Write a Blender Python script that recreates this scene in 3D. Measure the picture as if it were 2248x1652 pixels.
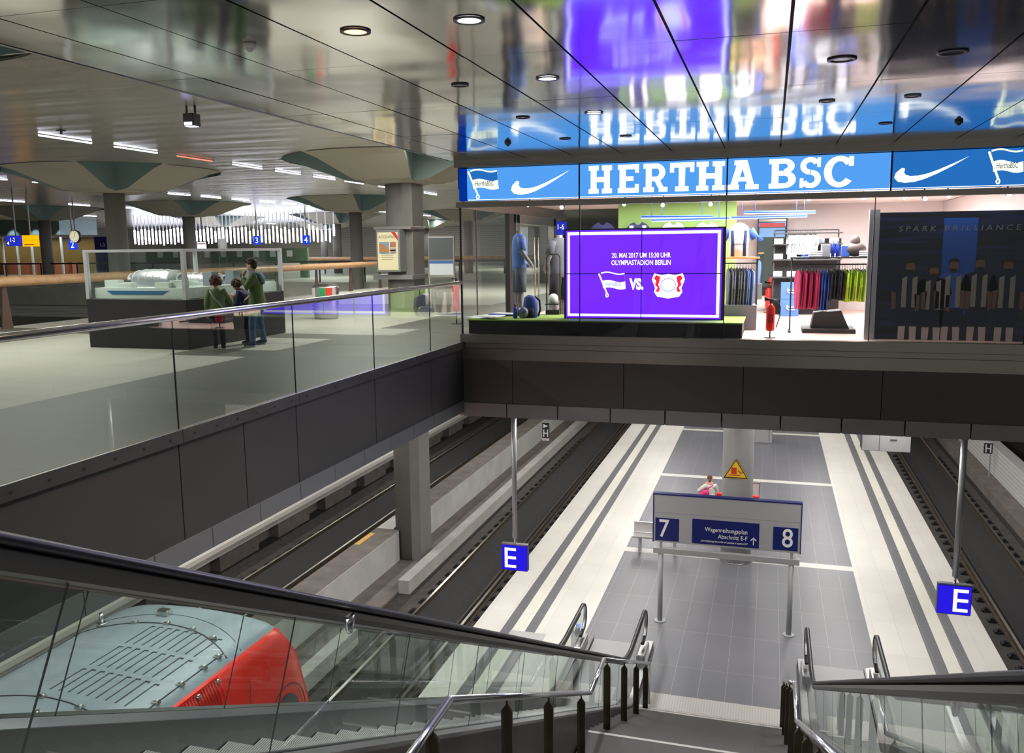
import bpy, bmesh, math, random
from mathutils import Vector, Matrix, Euler
random.seed(7)
S = bpy.context.scene
for o in list(bpy.data.objects): bpy.data.objects.remove(o)
COL = S.collection
R_ = math.radians

# ------------------------------------------------------------------ camera
F_PX = 1890.0
RX = (0.95825444, -0.03201893, 0.2841183)
RY = (0.28571719, 0.14436237, -0.94737806)
RZ = (-0.01068196, 0.98900672, 0.14748424)
ROT = Matrix((RX, RY, RZ))
CAM = Vector((0, 0, 1.75))
cd = bpy.data.cameras.new('camera')
cam = bpy.data.objects.new('camera', cd)
COL.objects.link(cam)
cd.sensor_fit = 'HORIZONTAL'
cd.sensor_width = 36.0
cd.lens = F_PX / 2248 * 36.0
cd.clip_end = 400
cd.clip_start = 0.05
cam.matrix_world = Matrix.Translation(CAM) @ ROT.to_4x4()
S.camera = cam

# ------------------------------------------------------------------ exposure and world
S.view_settings.view_transform = 'Standard'
S.view_settings.look = 'None'
S.view_settings.gamma = 1
S.view_settings.exposure = 0.0
S.view_settings.use_curve_mapping = False
W = bpy.data.worlds.new('station_world')
S.world = W
W.use_nodes = True
W.node_tree.nodes['Background'].inputs[0].default_value = (0.80, 0.82, 0.78, 1)
W.node_tree.nodes['Background'].inputs[1].default_value = 0.36


def AT(px, py, axis, val):
    """point where the camera ray through a photo pixel meets a world plane"""
    d = ROT @ Vector((px - 1124, -(py - 826), -F_PX))
    t = (val - CAM[axis]) / d[axis]
    return CAM + d * t


# ------------------------------------------------------------------ lamps of the station and added fill lights
def area(name, loc, sx, sy, power, col=(1, 1, 1), rot=(0, 0, 0)):
    l = bpy.data.lights.new(name, 'AREA')
    l.shape = 'RECTANGLE'; l.size = sx; l.size_y = sy; l.energy = power; l.color = col
    o = bpy.data.objects.new(name, l); COL.objects.link(o)
    o.location = loc; o.rotation_euler = rot
    return o


def spot(name, loc, power, col, angle=100, rad=0.1, rot=(0, 0, 0), blend=0.6):
    l = bpy.data.lights.new(name, 'SPOT')
    l.energy = power; l.color = col; l.spot_size = R_(angle); l.spot_blend = blend; l.shadow_soft_size = rad
    o = bpy.data.objects.new(name, l); COL.objects.link(o)
    o.location = loc; o.rotation_euler = rot
    return o


WARM = (1.0, 0.965, 0.935)
# platform luminaire rows under the gallery slab (behind its edge band)
for x in (-4.6, 2.6):
    for y in (18.5, 26, 34, 42):
        area('platform_lamp', (x, y, -1.55), 0.5, 5.0, 255, WARM)
area('platform_lamp', (-0.7, 29, -1.55), 0.8, 9.0, 190, WARM)
for y in (10, 22, 34):
    area('track_fill', (-13.6, y, -1.45), 0.4, 6.0, 230, WARM)  # fill light, raised to whiten the west platform edge
for y in (4.5, 10, 15.5): area('track_fill', (-7.6, y, -1.45), 0.4, 4.0, 150, WARM)  # fill lights added under the slab to brighten the locomotive
area('track_fill', (-24, 46, -1.55), 12, 0.4, 260, WARM)  # fill added under the far gallery to lift the dark void
area('track_fill', (-40, 46, -1.55), 12, 0.4, 200, WARM)  # second added fill for the void
area('track_fill', (7.5, 30, -1.55), 0.4, 6.0, 60, WARM)
# downlights in the low ceiling
CZ = 3.365
DOWN = [(-2.12, 6.1, 1), (-2.12, 8.37, 1), (-2.12, 10.65, 1), (-3.03, 6.13, 2), (0.54, 8.41, 0), (1.43, 8.44, 3), (0.55, 10.74, 0),
        (1.44, 10.72, 0), (-3.03, 8.41, 0), (-3.03, 10.70, 0), (-2.11, 13.0, 0), (-3.02, 12.98, 0), (1.42, 12.96, 0)]
for x, y, k in DOWN:
    if k == 1: spot('downlight_beam', (x, y, CZ - 0.03), 700, (0.93, 0.95, 1.0), 110)
    if k == 2: spot('downlight_beam', (x, y, CZ - 0.03), 350, (1.0, 0.75, 0.45), 110)
for x, y in ((-0.3, -1.0), (-2.1, 1.5), (0.55, 1.5), (-2.1, 3.8), (0.55, 3.8)):
    spot('downlight_beam', (x, y, CZ - 0.03), 420, (0.95, 0.96, 1.0), 120)
# shop lamps
area('shop_lamp', (-2.0, 17.6, 2.70), 4.0, 2.4, 260, (1.0, 0.97, 0.95))
area('shop_lamp', (0.7, 18.3, 2.70), 2.2, 4.0, 900, (1.0, 0.94, 0.95))
area('shop_lamp', (2.4, 15.62, 2.70), 3.0, 0.12, 14, (1.0, 0.95, 0.9))
# fill lights added at the hall ceiling to brighten the hall, no fixtures
HZ = 4.40
for x, y in ((-13, 12), (-9.0, 19), (-15.8, 33), (-26, 33), (-26, 50), (-40, 55), (-9, 33), (-26, 16), (-30, 78), (-50, 75), (-40, 92), (-58, 90), (-20, 70)):
    area('hall_fill', (x, y, HZ - 0.02), 0.25, 6, 420, (1.0, 0.97, 0.88))

# ------------------------------------------------------------------ materials
MATS = {}


def mat(name, col=(0.5, 0.5, 0.5), rough=0.5, metal=0.0, emit=None, es=1.0, var=0.0, vscale=3.0, bump=0.0, bscale=40.0, bstretch=(1, 1, 1), spec=0.5, alpha=1.0):
    if name in MATS: return MATS[name]
    m = bpy.data.materials.new(name); m.use_nodes = True
    nt = m.node_tree; b = nt.nodes['Principled BSDF']
    c = (*col, 1)
    b.inputs['Base Color'].default_value = c
    b.inputs['Roughness'].default_value = rough
    b.inputs['Metallic'].default_value = metal
    b.inputs['Specular IOR Level'].default_value = spec
    b.inputs['Alpha'].default_value = alpha
    if emit:
        b.inputs['Emission Color'].default_value = (*emit, 1)
        b.inputs['Emission Strength'].default_value = es
    tc = None
    if var or bump:
        tc = nt.nodes.new('ShaderNodeTexCoord')
    if var:
        n = nt.nodes.new('ShaderNodeTexNoise'); n.inputs['Scale'].default_value = vscale; n.inputs['Detail'].default_value = 6
        nt.links.new(tc.outputs['Object'], n.inputs['Vector'])
        r = nt.nodes.new('ShaderNodeMapRange'); r.inputs['From Min'].default_value = 0.3; r.inputs['From Max'].default_value = 0.7
        r.inputs['To Min'].default_value = 1 - var; r.inputs['To Max'].default_value = 1 + var
        nt.links.new(n.outputs['Fac'], r.inputs['Value'])
        v = nt.nodes.new('ShaderNodeVectorMath'); v.operation = 'SCALE'; v.inputs[0].default_value = col
        nt.links.new(r.outputs['Result'], v.inputs['Scale'])
        nt.links.new(v.outputs[0], b.inputs['Base Color'])
    if bump:
        mp = nt.nodes.new('ShaderNodeMapping'); mp.inputs['Scale'].default_value = bstretch
        nt.links.new(tc.outputs['Object'], mp.inputs['Vector'])
        n2 = nt.nodes.new('ShaderNodeTexNoise'); n2.inputs['Scale'].default_value = bscale; n2.inputs['Detail'].default_value = 2
        nt.links.new(mp.outputs[0], n2.inputs['Vector'])
        bp = nt.nodes.new('ShaderNodeBump'); bp.inputs['Strength'].default_value = bump; bp.inputs['Distance'].default_value = 0.02
        nt.links.new(n2.outputs['Fac'], bp.inputs['Height']); nt.links.new(bp.outputs[0], b.inputs['Normal'])
    MATS[name] = m
    return m


def glow(name, col=(1, 1, 1), s=1.0):
    if name in MATS: return MATS[name]
    m = bpy.data.materials.new(name); m.use_nodes = True; nt = m.node_tree
    nt.nodes.remove(nt.nodes['Principled BSDF'])
    e = nt.nodes.new('ShaderNodeEmission'); e.inputs[0].default_value = (*col, 1); e.inputs[1].default_value = s
    nt.links.new(e.outputs[0], nt.nodes['Material Output'].inputs[0])
    MATS[name] = m
    return m


def glass(name, tint=(0.93, 0.97, 0.95), refl=1.0, ior=1.5):
    if name in MATS: return MATS[name]
    m = bpy.data.materials.new(name); m.use_nodes = True; nt = m.node_tree
    nt.nodes.remove(nt.nodes['Principled BSDF'])
    t = nt.nodes.new('ShaderNodeBsdfTransparent'); t.inputs[0].default_value = (*tint, 1)
    g = nt.nodes.new('ShaderNodeBsdfGlossy'); g.inputs['Roughness'].default_value = 0.0; g.inputs[0].default_value = (1, 1, 1, 1)
    f = nt.nodes.new('ShaderNodeFresnel'); f.inputs[0].default_value = ior
    mu = nt.nodes.new('ShaderNodeMath'); mu.operation = 'MULTIPLY'; mu.inputs[1].default_value = refl
    mx = nt.nodes.new('ShaderNodeMixShader')
    geo = nt.nodes.new('ShaderNodeNewGeometry'); inv = nt.nodes.new('ShaderNodeMath'); inv.operation = 'SUBTRACT'; inv.inputs[0].default_value = 1.0
    m2 = nt.nodes.new('ShaderNodeMath'); m2.operation = 'MULTIPLY'
    nt.links.new(geo.outputs['Backfacing'], inv.inputs[1]); nt.links.new(f.outputs[0], mu.inputs[0])
    nt.links.new(mu.outputs[0], m2.inputs[0]); nt.links.new(inv.outputs[0], m2.inputs[1]); nt.links.new(m2.outputs[0], mx.inputs[0])
    nt.links.new(t.outputs[0], mx.inputs[1]); nt.links.new(g.outputs[0], mx.inputs[2])
    nt.links.new(mx.outputs[0], nt.nodes['Material Output'].inputs[0])
    MATS[name] = m
    return m


def tiles(name, base, joint, sx, sy, jw=0.006, var=0.05, rough=0.35, patches=None, dirt=0.06, dirtscale=0.6, off=(0, 0)):
    """stone slabs: joints on a world grid, per-slab tone and stains; patches = [(x0,x1,y0,y1,colour)]"""
    if name in MATS: return MATS[name]
    m = bpy.data.materials.new(name); m.use_nodes = True; nt = m.node_tree; N = nt.nodes; L = nt.links
    b = N['Principled BSDF']; b.inputs['Roughness'].default_value = rough
    tc = N.new('ShaderNodeTexCoord'); sp = N.new('ShaderNodeSeparateXYZ'); L.new(tc.outputs['Object'], sp.inputs[0])

    def M(op, a, bb=None, c=None):
        n = N.new('ShaderNodeMath'); n.operation = op
        for i, v in enumerate((a, bb, c)):
            if v is None: continue
            if isinstance(v, (int, float)): n.inputs[i].default_value = v
            else: L.new(v, n.inputs[i])
        return n.outputs[0]
    col = None
    rgb = N.new('ShaderNodeRGB'); rgb.outputs[0].default_value = (*base, 1); col = rgb.outputs[0]
    for (x0, x1, y0, y1, pc) in (patches or []):
        fx = M('MULTIPLY', M('GREATER_THAN', sp.outputs[0], x0), M('LESS_THAN', sp.outputs[0], x1))
        fy = M('MULTIPLY', M('GREATER_THAN', sp.outputs[1], y0), M('LESS_THAN', sp.outputs[1], y1))
        f = M('MULTIPLY', fx, fy)
        mx = N.new('ShaderNodeMix'); mx.data_type = 'RGBA'; L.new(f, mx.inputs[0]); L.new(col, mx.inputs[6]); mx.inputs[7].default_value = (*pc, 1)
        col = mx.outputs[2]
    ux = M('DIVIDE', M('ADD', sp.outputs[0], off[0]), sx); uy = M('DIVIDE', M('ADD', sp.outputs[1], off[1]), sy)
    cx = M('FLOOR', ux); cy = M('FLOOR', uy)
    cb = N.new('ShaderNodeCombineXYZ'); L.new(cx, cb.inputs[0]); L.new(cy, cb.inputs[1])
    wn = N.new('ShaderNodeTexWhiteNoise'); wn.noise_dimensions = '3D'; L.new(cb.outputs[0], wn.inputs['Vector'])
    tone = M('MULTIPLY_ADD', wn.outputs['Value'], 2 * var, 1 - var)
    no = N.new('ShaderNodeTexNoise'); no.inputs['Scale'].default_value = dirtscale; no.inputs['Detail'].default_value = 8; L.new(tc.outputs['Object'], no.inputs['Vector'])
    tone = M('MULTIPLY', tone, M('MULTIPLY_ADD', no.outputs['Fac'], 2 * dirt, 1 - dirt))
    fx = M('FRACT', ux); fy = M('FRACT', uy)
    jx = M('LESS_THAN', fx, jw / sx); jy = M('LESS_THAN', fy, jw / sy)
    j = M('MAXIMUM', jx, jy)
    sc = N.new('ShaderNodeVectorMath'); sc.operation = 'SCALE'; L.new(col, sc.inputs[0]); L.new(tone, sc.inputs['Scale'])
    mj = N.new('ShaderNodeMix'); mj.data_type = 'RGBA'; L.new(j, mj.inputs[0]); L.new(sc.outputs[0], mj.inputs[6]); mj.inputs[7].default_value = (*joint, 1)
    L.new(mj.outputs[2], b.inputs['Base Color'])
    MATS[name] = m
    return m


def ridged(name, col, rough, period, axis, strength=0.4, metal=0.0, col2=None, thr=0.5):
    """fine grooves along one axis"""
    if name in MATS: return MATS[name]
    m = bpy.data.materials.new(name); m.use_nodes = True; nt = m.node_tree; N = nt.nodes; L = nt.links
    b = N['Principled BSDF']; b.inputs['Roughness'].default_value = rough; b.inputs['Metallic'].default_value = metal
    tc = N.new('ShaderNodeTexCoord'); sp = N.new('ShaderNodeSeparateXYZ'); L.new(tc.outputs['Object'], sp.inputs[0])
    a = N.new('ShaderNodeMath'); a.operation = 'DIVIDE'; a.inputs[1].default_value = period; L.new(sp.outputs[axis], a.inputs[0])
    f = N.new('ShaderNodeMath'); f.operation = 'FRACT'; L.new(a.outputs[0], f.inputs[0])
    g = N.new('ShaderNodeMath'); g.operation = 'GREATER_THAN'; g.inputs[1].default_value = thr; L.new(f.outputs[0], g.inputs[0])
    mx = N.new('ShaderNodeMix'); mx.data_type = 'RGBA'; L.new(g.outputs[0], mx.inputs[0])
    mx.inputs[6].default_value = (*col, 1); mx.inputs[7].default_value = (*(col2 or tuple(c * 0.6 for c in col)), 1)
    L.new(mx.outputs[2], b.inputs['Base Color'])
    bp = N.new('ShaderNodeBump'); bp.inputs['Strength'].default_value = strength; bp.inputs['Distance'].default_value = 0.01; bp.invert = True
    L.new(g.outputs[0], bp.inputs['Height']); L.new(bp.outputs[0], b.inputs['Normal'])
    MATS[name] = m
    return m


steel = mat('brushed_steel', (0.55, 0.55, 0.54), 0.28, 1.0, bump=0.15, bscale=6, bstretch=(1, 40, 40))
chrome = mat('polished_steel', (0.66, 0.66, 0.68), 0.24, 1.0)
darksteel = mat('dark_steel', (0.10, 0.10, 0.10), 0.35, 0.8)
blackm = mat('black_rubber', (0.008, 0.008, 0.012), 0.36, 0.0)
blackmat = mat('matt_black', (0.02, 0.02, 0.022), 0.7)
greyp = mat('grey_paint', (0.36, 0.37, 0.37), 0.4)
whitem = mat('white_paint', (0.78, 0.78, 0.76), 0.5)
glassm = glass('clear_glass', (0.92, 0.955, 0.935), 2.0, 1.55)
glassthin = glass('shop_glass', (0.97, 0.985, 0.98), 0.55)
escglass = glass('escalator_glass', (0.88, 0.92, 0.90), 1.0)
concrete = mat('concrete', (0.42, 0.41, 0.38), 0.8, var=0.12, vscale=1.2, bump=0.1, bscale=20)
concretelt = mat('light_concrete', (0.50, 0.50, 0.48), 0.8, var=0.12, vscale=1.5)
concretedk = mat('dusty_concrete', (0.17, 0.15, 0.135), 0.9, var=0.2, vscale=2)
ballast = mat('dark_trackbed', (0.035, 0.032, 0.03), 0.95, var=0.4, vscale=6, bump=0.6, bscale=15)
ruststeel = mat('rail_web_steel', (0.10, 0.075, 0.055), 0.6, 0.3, var=0.3, vscale=8)
railtop = mat('worn_rail_steel', (0.62, 0.58, 0.52), 0.3, 1.0)
ceilcol = mat('column_concrete', (0.20, 0.197, 0.185), 0.6, var=0.06, vscale=2)
capm = mat('capital_plaster', (0.46, 0.44, 0.35), 0.7, var=0.05, vscale=1)
WOOD = mat('wooden_handrail', (0.60, 0.36, 0.19), 0.38, var=0.15, vscale=5)
redp = mat('signal_red', (0.85, 0.02, 0.01), 0.35)
navy = mat('navy_sign', (0.004, 0.012, 0.13), 0.4)
whites = mat('sign_white', (0.85, 0.85, 0.85), 0.5)


# ------------------------------------------------------------------ mesh building
class MB:
    def __init__(s): s.v = []; s.f = []; s.mi = []; s.sm = []; s.m = 0

    def add(s, vs, fs, smooth=False):
        o = len(s.v); s.v += [tuple(v) for v in vs]
        for f in fs: s.f.append([i + o for i in f]); s.mi.append(s.m); s.sm.append(smooth)
        return s

    def box(s, x0, y0, z0, x1, y1, z1):
        if x0 > x1: x0, x1 = x1, x0
        if y0 > y1: y0, y1 = y1, y0
        if z0 > z1: z0, z1 = z1, z0
        return s.add([(x0, y0, z0), (x1, y0, z0), (x1, y1, z0), (x0, y1, z0), (x0, y0, z1), (x1, y0, z1), (x1, y1, z1), (x0, y1, z1)],
                     [(3, 2, 1, 0), (4, 5, 6, 7), (0, 1, 5, 4), (1, 2, 6, 5), (2, 3, 7, 6), (3, 0, 4, 7)])

    def prism(s, poly, axis, a0, a1):
        """2D polygon (in the two other axes, in order) extruded along axis"""
        ar = sum(poly[i][0] * poly[(i + 1) % len(poly)][1] - poly[(i + 1) % len(poly)][0] * poly[i][1] for i in range(len(poly)))
        if ar < 0: poly = poly[::-1]
        if a0 > a1: a0, a1 = a1, a0

        def P(p, a):
            if axis == 0: return (a, p[0], p[1])
            if axis == 1: return (p[0], a, p[1])
            return (p[0], p[1], a)
        n = len(poly)
        vs = [P(p, a0) for p in poly] + [P(p, a1) for p in poly]
        fl = axis == 1
        fs = [tuple(range(n))[::(1 if fl else -1)], tuple(range(n, 2 * n))[::(-1 if fl else 1)]]
        for i in range(n):
            j = (i + 1) % n
            q = (i, j, j + n, i + n)
            fs.append(q[::-1] if fl else q)
        return s.add(vs, fs)

    def loft(s, pts, rad, n=12, cap=True, up=None, smooth=True):
        """tube through pts; rad = r or (ra, rb) for each"""
        pts = [Vector(p) for p in pts]
        if isinstance(rad, (int, float)): rad = [rad] * len(pts)
        rings = []; prev = None
        for i, p in enumerate(pts):
            if i == 0: t = pts[1] - p
            elif i == len(pts) - 1: t = p - pts[i - 1]
            else: t = (pts[i + 1] - p).normalized() + (p - pts[i - 1]).normalized()
            t.normalize()
            if prev is None:
                u = Vector(up) if up else (Vector((1, 0, 0)) if abs(t.x) < 0.8 else Vector((0, 1, 0)))
            else: u = prev
            u = (u - t * u.dot(t)).normalized(); prev = u
            w = t.cross(u)
            r = rad[i]
            ra, rb = r if isinstance(r, tuple) else (r, r)
            rings.append([p + u * (ra * math.cos(2 * math.pi * k / n)) + w * (rb * math.sin(2 * math.pi * k / n)) for k in range(n)])
        vs = [v for r in rings for v in r]; fs = []
        for i in range(len(rings) - 1):
            for k in range(n):
                k2 = (k + 1) % n
                fs.append((i * n + k, i * n + k2, (i + 1) * n + k2, (i + 1) * n + k))
        s.add(vs, fs, smooth)
        if cap:
            o = len(s.v) - len(vs)
            s.f.append([o + k for k in range(n)][::-1]); s.mi.append(s.m); s.sm.append(False)
            s.f.append([o + (len(rings) - 1) * n + k for k in range(n)]); s.mi.append(s.m); s.sm.append(False)
        return s

    def cyl(s, x, y, z0, z1, r, n=24, r1=None):
        return s.loft([(x, y, z0), (x, y, z1)], [r, r if r1 is None else r1], n)

    def ell(s, c, r, n=16, m=10, rot=None):
        vs = []; fs = []
        for i in range(m + 1):
            a = math.pi * i / m
            for k in range(n):
                b = 2 * math.pi * k / n
                v = Vector((r[0] * math.sin(a) * math.cos(b), r[1] * math.sin(a) * math.sin(b), r[2] * math.cos(a)))
                if rot: v = rot @ v
                vs.append(v + Vector(c))
        for i in range(m):
            for k in range(n):
                k2 = (k + 1) % n
                fs.append((i * n + k, (i + 1) * n + k, (i + 1) * n + k2, i * n + k2))
        return s.add(vs, fs, True)

    def disc(s, x, y, z, r, n=32, ax=2):
        vs = []
        for k in range(n):
            a = 2 * math.pi * k / n
            vs.append({2: (x + r * math.cos(a), y + r * math.sin(a), z), 1: (x + r * math.cos(a), y, z + r * math.sin(a))}[ax])
        return s.add(vs, [tuple(range(n))])

    def build(s, name, mats, parent=None, bevel=0.0, loc=None, rot=None):
        me = bpy.data.meshes.new(name)
        me.from_pydata(s.v, [], s.f)
        if not isinstance(mats, (list, tuple)): mats = [mats]
        for m in mats: me.materials.append(m)
        me.polygons.foreach_set('material_index', s.mi)
        me.polygons.foreach_set('use_smooth', s.sm)
        me.update()
        o = bpy.data.objects.new(name, me); COL.objects.link(o)
        if parent: o.parent = parent
        if loc: o.location = loc
        if rot: o.rotation_euler = rot
        if bevel:
            b = o.modifiers.new('bevel', 'BEVEL'); b.width = bevel; b.segments = 2; b.limit_method = 'ANGLE'
        return o


def tag(o, label, cat, group=None):
    o['label'] = label; o['category'] = cat
    if group: o['group'] = group
    return o


def thing(name, label, cat, loc=(0, 0, 0), rz=0.0, group=None):
    o = bpy.data.objects.new(name, None); COL.objects.link(o); o.empty_display_size = 0.1
    o.location = loc; o.rotation_euler = (0, 0, rz)
    return tag(o, label, cat, group)


def struct(o, kind='structure'):
    o['kind'] = kind
    return o


def copy_tree(o, parent=None):
    c = o.copy(); COL.objects.link(c)
    if parent: c.parent = parent
    for ch in o.children: copy_tree(ch, c)
    return c


def text(s, size, m, parent, loc, rot=(R_(90), 0, 0), ext=0.004, align='LEFT', name='lettering', sx=1.0, shear=0.0, bold=0.0):
    c = bpy.data.curves.new('t', 'FONT'); c.body = s; c.size = size; c.extrude = ext; c.align_x = align; c.shear = shear; c.offset = bold
    c.resolution_u = 4
    t = bpy.data.objects.new('t', c); COL.objects.link(t)
    dg = bpy.context.evaluated_depsgraph_get()
    me = bpy.data.meshes.new_from_object(t.evaluated_get(dg))
    bpy.data.objects.remove(t)
    me.materials.clear(); me.materials.append(m)
    o = bpy.data.objects.new(name, me); COL.objects.link(o)
    o.parent = parent; o.location = loc; o.rotation_euler = rot; o.scale = (sx, 1, 1)
    return o


# ================================================================== LARGE STRUCTURE
XL = -5.6      # edge of the opening, west
YS = 15.4      # shop front plane
ZP = -7.0      # platform
ZR = -7.76     # rail top
GZ = 0.0

# gallery floor (west hall)
PALE = (0.43, 0.42, 0.37); GREY = (0.125, 0.125, 0.108)
gfl = tiles('gallery_stone', PALE, (0.2, 0.2, 0.18), 1.1, 1.1, 0.005, 0.03, 0.5,
            patches=[(-8.35, -5, -10, 60, GREY), (-30, -5, 15.3, 16.2, GREY), (-30, -8.35, 12.0, 12.35, (0.42, 0.42, 0.39)), (-30, -8.35, 6.4, 7.2, (0.47, 0.46, 0.42)), (-17.2, -8.35, 22.5, 25.6, GREY), (-9.95, -8.35, 12.4, 13.3, GREY), (-10.5, -7.4, 16.2, 17.6, (0.40, 0.39, 0.35))])
mb = MB().box(-17.35, -6, -0.12, XL, 42, 0.0); struct(mb.build('gallery_floor', gfl))
struct(MB().box(XL, YS + 0.02, -0.12, 12, 24, 0.0).build('shop_subfloor', gfl))
struct(MB().box(XL, 24, -0.12, 12, 42, 0.0).build('gallery_floor', gfl))
struct(MB().box(-75, 42, -0.12, 12, 110, 0.0).build('far_gallery_floor', gfl))
struct(MB().box(-75, 41.9, -1.35, -17.35, 42.0, 0.03).build('wall_void_end', concrete))
struct(MB().box(-17.36, -6, -1.35, -17.30, 42.0, 0.03).build('wall_void_side', concrete))
# soffits of the gallery
soff = mat('soffit_grey', (0.30, 0.30, 0.30), 0.6)
struct(MB().box(-17.3, -6, -1.36, XL - 0.10, 42, -1.28).build('gallery_soffit', soff))
struct(MB().box(XL - 0.12, YS + 0.12, -1.46, 12, 110, -1.36).build('gallery_soffit', soff))
struct(MB().box(-75, 42.1, -1.46, -17.4, 110, -1.36).build('gallery_soffit', soff))

# fascia panels round the opening
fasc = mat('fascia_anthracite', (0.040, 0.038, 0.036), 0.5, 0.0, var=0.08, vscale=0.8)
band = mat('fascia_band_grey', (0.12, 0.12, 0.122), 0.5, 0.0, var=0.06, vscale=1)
mb = MB(); ys = [-6.0, 0.4, 2.6, 4.85, 7.08, 8.19, 9.31, 11.55, 13.78, YS]
for a, b in zip(ys, ys[1:]): mb.box(XL - 0.12, a + 0.008, -1.14, XL, b - 0.008, -0.15)
struct(mb.build('fascia_west', fasc))
mb = MB(); xs = [XL, -4.61, -2.5, -0.4, 1.85, 4.0, 6.2, 9, 12]
for a, b in zip(xs, xs[1:]): mb.box(a + 0.006, YS, -1.18, b - 0.006, YS + 0.12, -0.42 if False else -0.34)
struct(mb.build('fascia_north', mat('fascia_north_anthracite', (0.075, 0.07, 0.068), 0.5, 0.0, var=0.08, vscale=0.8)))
mb = MB(); ys = [-6 + 0.9 * i for i in range(0, 24)] + [YS]
for a, b in zip(ys, ys[1:]):
    if b > YS: b = YS
    if b - a > 0.1: mb.box(XL - 0.10, a + 0.006, -1.36, XL + 0.02, b - 0.006, -1.14)
struct(mb.build('edge_band_west', band))
mb = MB()
for i in range(18):
    a = -5.72 + i * 0.994
    mb.box(max(a, XL) + 0.012, YS - 0.02, -1.44, a + 0.994 - 0.012, YS + 0.1, -1.18)
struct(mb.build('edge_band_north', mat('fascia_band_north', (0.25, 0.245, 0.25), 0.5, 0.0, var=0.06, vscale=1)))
# backing so that joints are dark but closed
struct(MB().box(XL - 0.16, -6, -1.30, XL - 0.125, YS, -0.10).box(XL - 0.16, YS + 0.125, -1.40, 12, YS + 0.16, -0.10).build('fascia_backing', blackmat))

# platform of tracks 7 and 8
WHT = (0.66, 0.64, 0.59); PG = (0.15, 0.152, 0.168)
DS = (0.15, 0.15, 0.16); YT = (0.70, 0.69, 0.60)
pt = [(-3.82, 2.40, -20, 80, PG)]
for y0 in (6.45, 15.2, 23.95, 32.62, 41.3, 50): pt.append((-3.82, 2.40, y0, y0 + 0.36, (0.60, 0.58, 0.53)))
for a, b, c in ((-5.73, -5.49, DS), (-5.49, -5.18, YT), (-5.18, -4.94, DS), (3.52, 3.78, DS), (3.78, 4.06, YT), (4.06, 4.30, DS)): pt.append((a, b, -20, 80, c))
pfl = tiles('platform_stone', WHT, (0.42, 0.41, 0.39), 0.52, 1.75, 0.005, 0.035, 0.4, patches=pt, dirt=0.10, dirtscale=0.9, off=(0.08, 0.2))
struct(MB().box(-6.41, -10, -7.25, 4.97, 75, ZP).build('platform_floor', pfl))
struct(MB().box(-6.15, -10, -8.2, 4.7, 75, -7.25).build('platform_base', concretedk))
struct(MB().box(-27, -10, -7.14, -15.55, 75, ZP).build('platform_floor', tiles('west_platform_stone', WHT, (0.42, 0.41, 0.39), 0.52, 1.75, 0.005, 0.03, 0.4)))
mb = MB().box(-26.8, -10, -8.2, -16.3, 75, -7.15)
mb2 = MB()
for i in range(24): mb2.box(-16.3, -8 + i * 3.3, -8.2, -15.95, -8 + i * 3.3 + 2.1, -7.3)
struct(mb.build('platform_base', concretedk)); struct(mb2.build('platform_edge_wall', concretedk))
struct(MB().box(-16.25, -10, -7.32, -15.60, 75, -7.15).build('platform_edge_beam', concrete))
# track bed
struct(MB().box(-75, -10, -8.5, 24, 110, -8.02).build('track_bed', ballast))
# median wall between tracks 6 and 7
mw = MB().box(-11.75, -10, -8.02, -10.93, 23.9, ZP).box(-11.75, 25.35, -8.02, -10.93, 75, ZP).box(-11.75, 23.9, -8.02, -11.2, 25.35, ZP)
struct(mw.build('wall_median', concretelt))
struct(MB().box(-11.75, -10, -7.0, -10.95, 24.0, -6.992).box(-11.75, 25.3, -7.0, -10.95, 75, -6.992).build('wall_median_top', concretedk))
struct(MB().box(-9.95, -10, -8.02, -9.62, 18.4, -7.62).box(-9.95, 21.6, -8.02, -9.62, 75, -7.62).build('kerb_median', concrete))
struct(MB().box(-10.93, -10, -8.02, -9.95, 75, -7.95).build('walkway', concretedk))
# east side
struct(MB().box(8.3, -10, -8.02, 8.95, 75, -7.62).build('walkway', concretedk))
wsl = ridged('slatted_white_wall', (0.62, 0.62, 0.6), 0.6, 0.16, 2, 0.3, thr=0.85)
struct(MB().box(8.95, -10, -8.02, 9.4, 75, -6.45).build('wall_east', wsl))
struct(MB().box(16, -10, -8.02, 16.2, 75, 3.4).build('wall_east', blackmat))
struct(MB().box(-75.3, -10, -8.02, -75, 110, 4.5).build('wall_west', concrete))

# low reflective ceiling over stairs and shop front
def refl_ceiling():
    m = bpy.data.materials.new('mirror_metal_ceiling'); m.use_nodes = True; nt = m.node_tree; N = nt.nodes; L = nt.links
    b = N['Principled BSDF']; b.inputs['Base Color'].default_value = (0.66, 0.655, 0.63, 1); b.inputs['Metallic'].default_value = 1; b.inputs['Roughness'].default_value = 0.10
    tc = N.new('ShaderNodeTexCoord')
    n = N.new('ShaderNodeTexNoise'); n.inputs['Scale'].default_value = 0.9; n.inputs['Detail'].default_value = 1
    L.new(tc.outputs['Object'], n.inputs['Vector'])
    bp = N.new('ShaderNodeBump'); bp.inputs['Strength'].default_value = 0.22; bp.inputs['Distance'].default_value = 0.05
    L.new(n.outputs['Fac'], bp.inputs['Height']); L.new(bp.outputs[0], b.inputs['Normal'])
    return m
refl = refl_ceiling()
mb = MB(); xs = [-5.8, -5.20, -4.33, -3.45, -2.57, -1.69, -0.80, 0.09, 0.95, 1.83, 2.71, 3.59, 4.47, 5.35, 6.23, 7.1, 8.0]
ysc = [-4.2, -1.9, 0.4, 2.7, 4.98, 7.25, 9.6, 11.9, 14.2, YS - 0.02]
random.seed(3)
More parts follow.
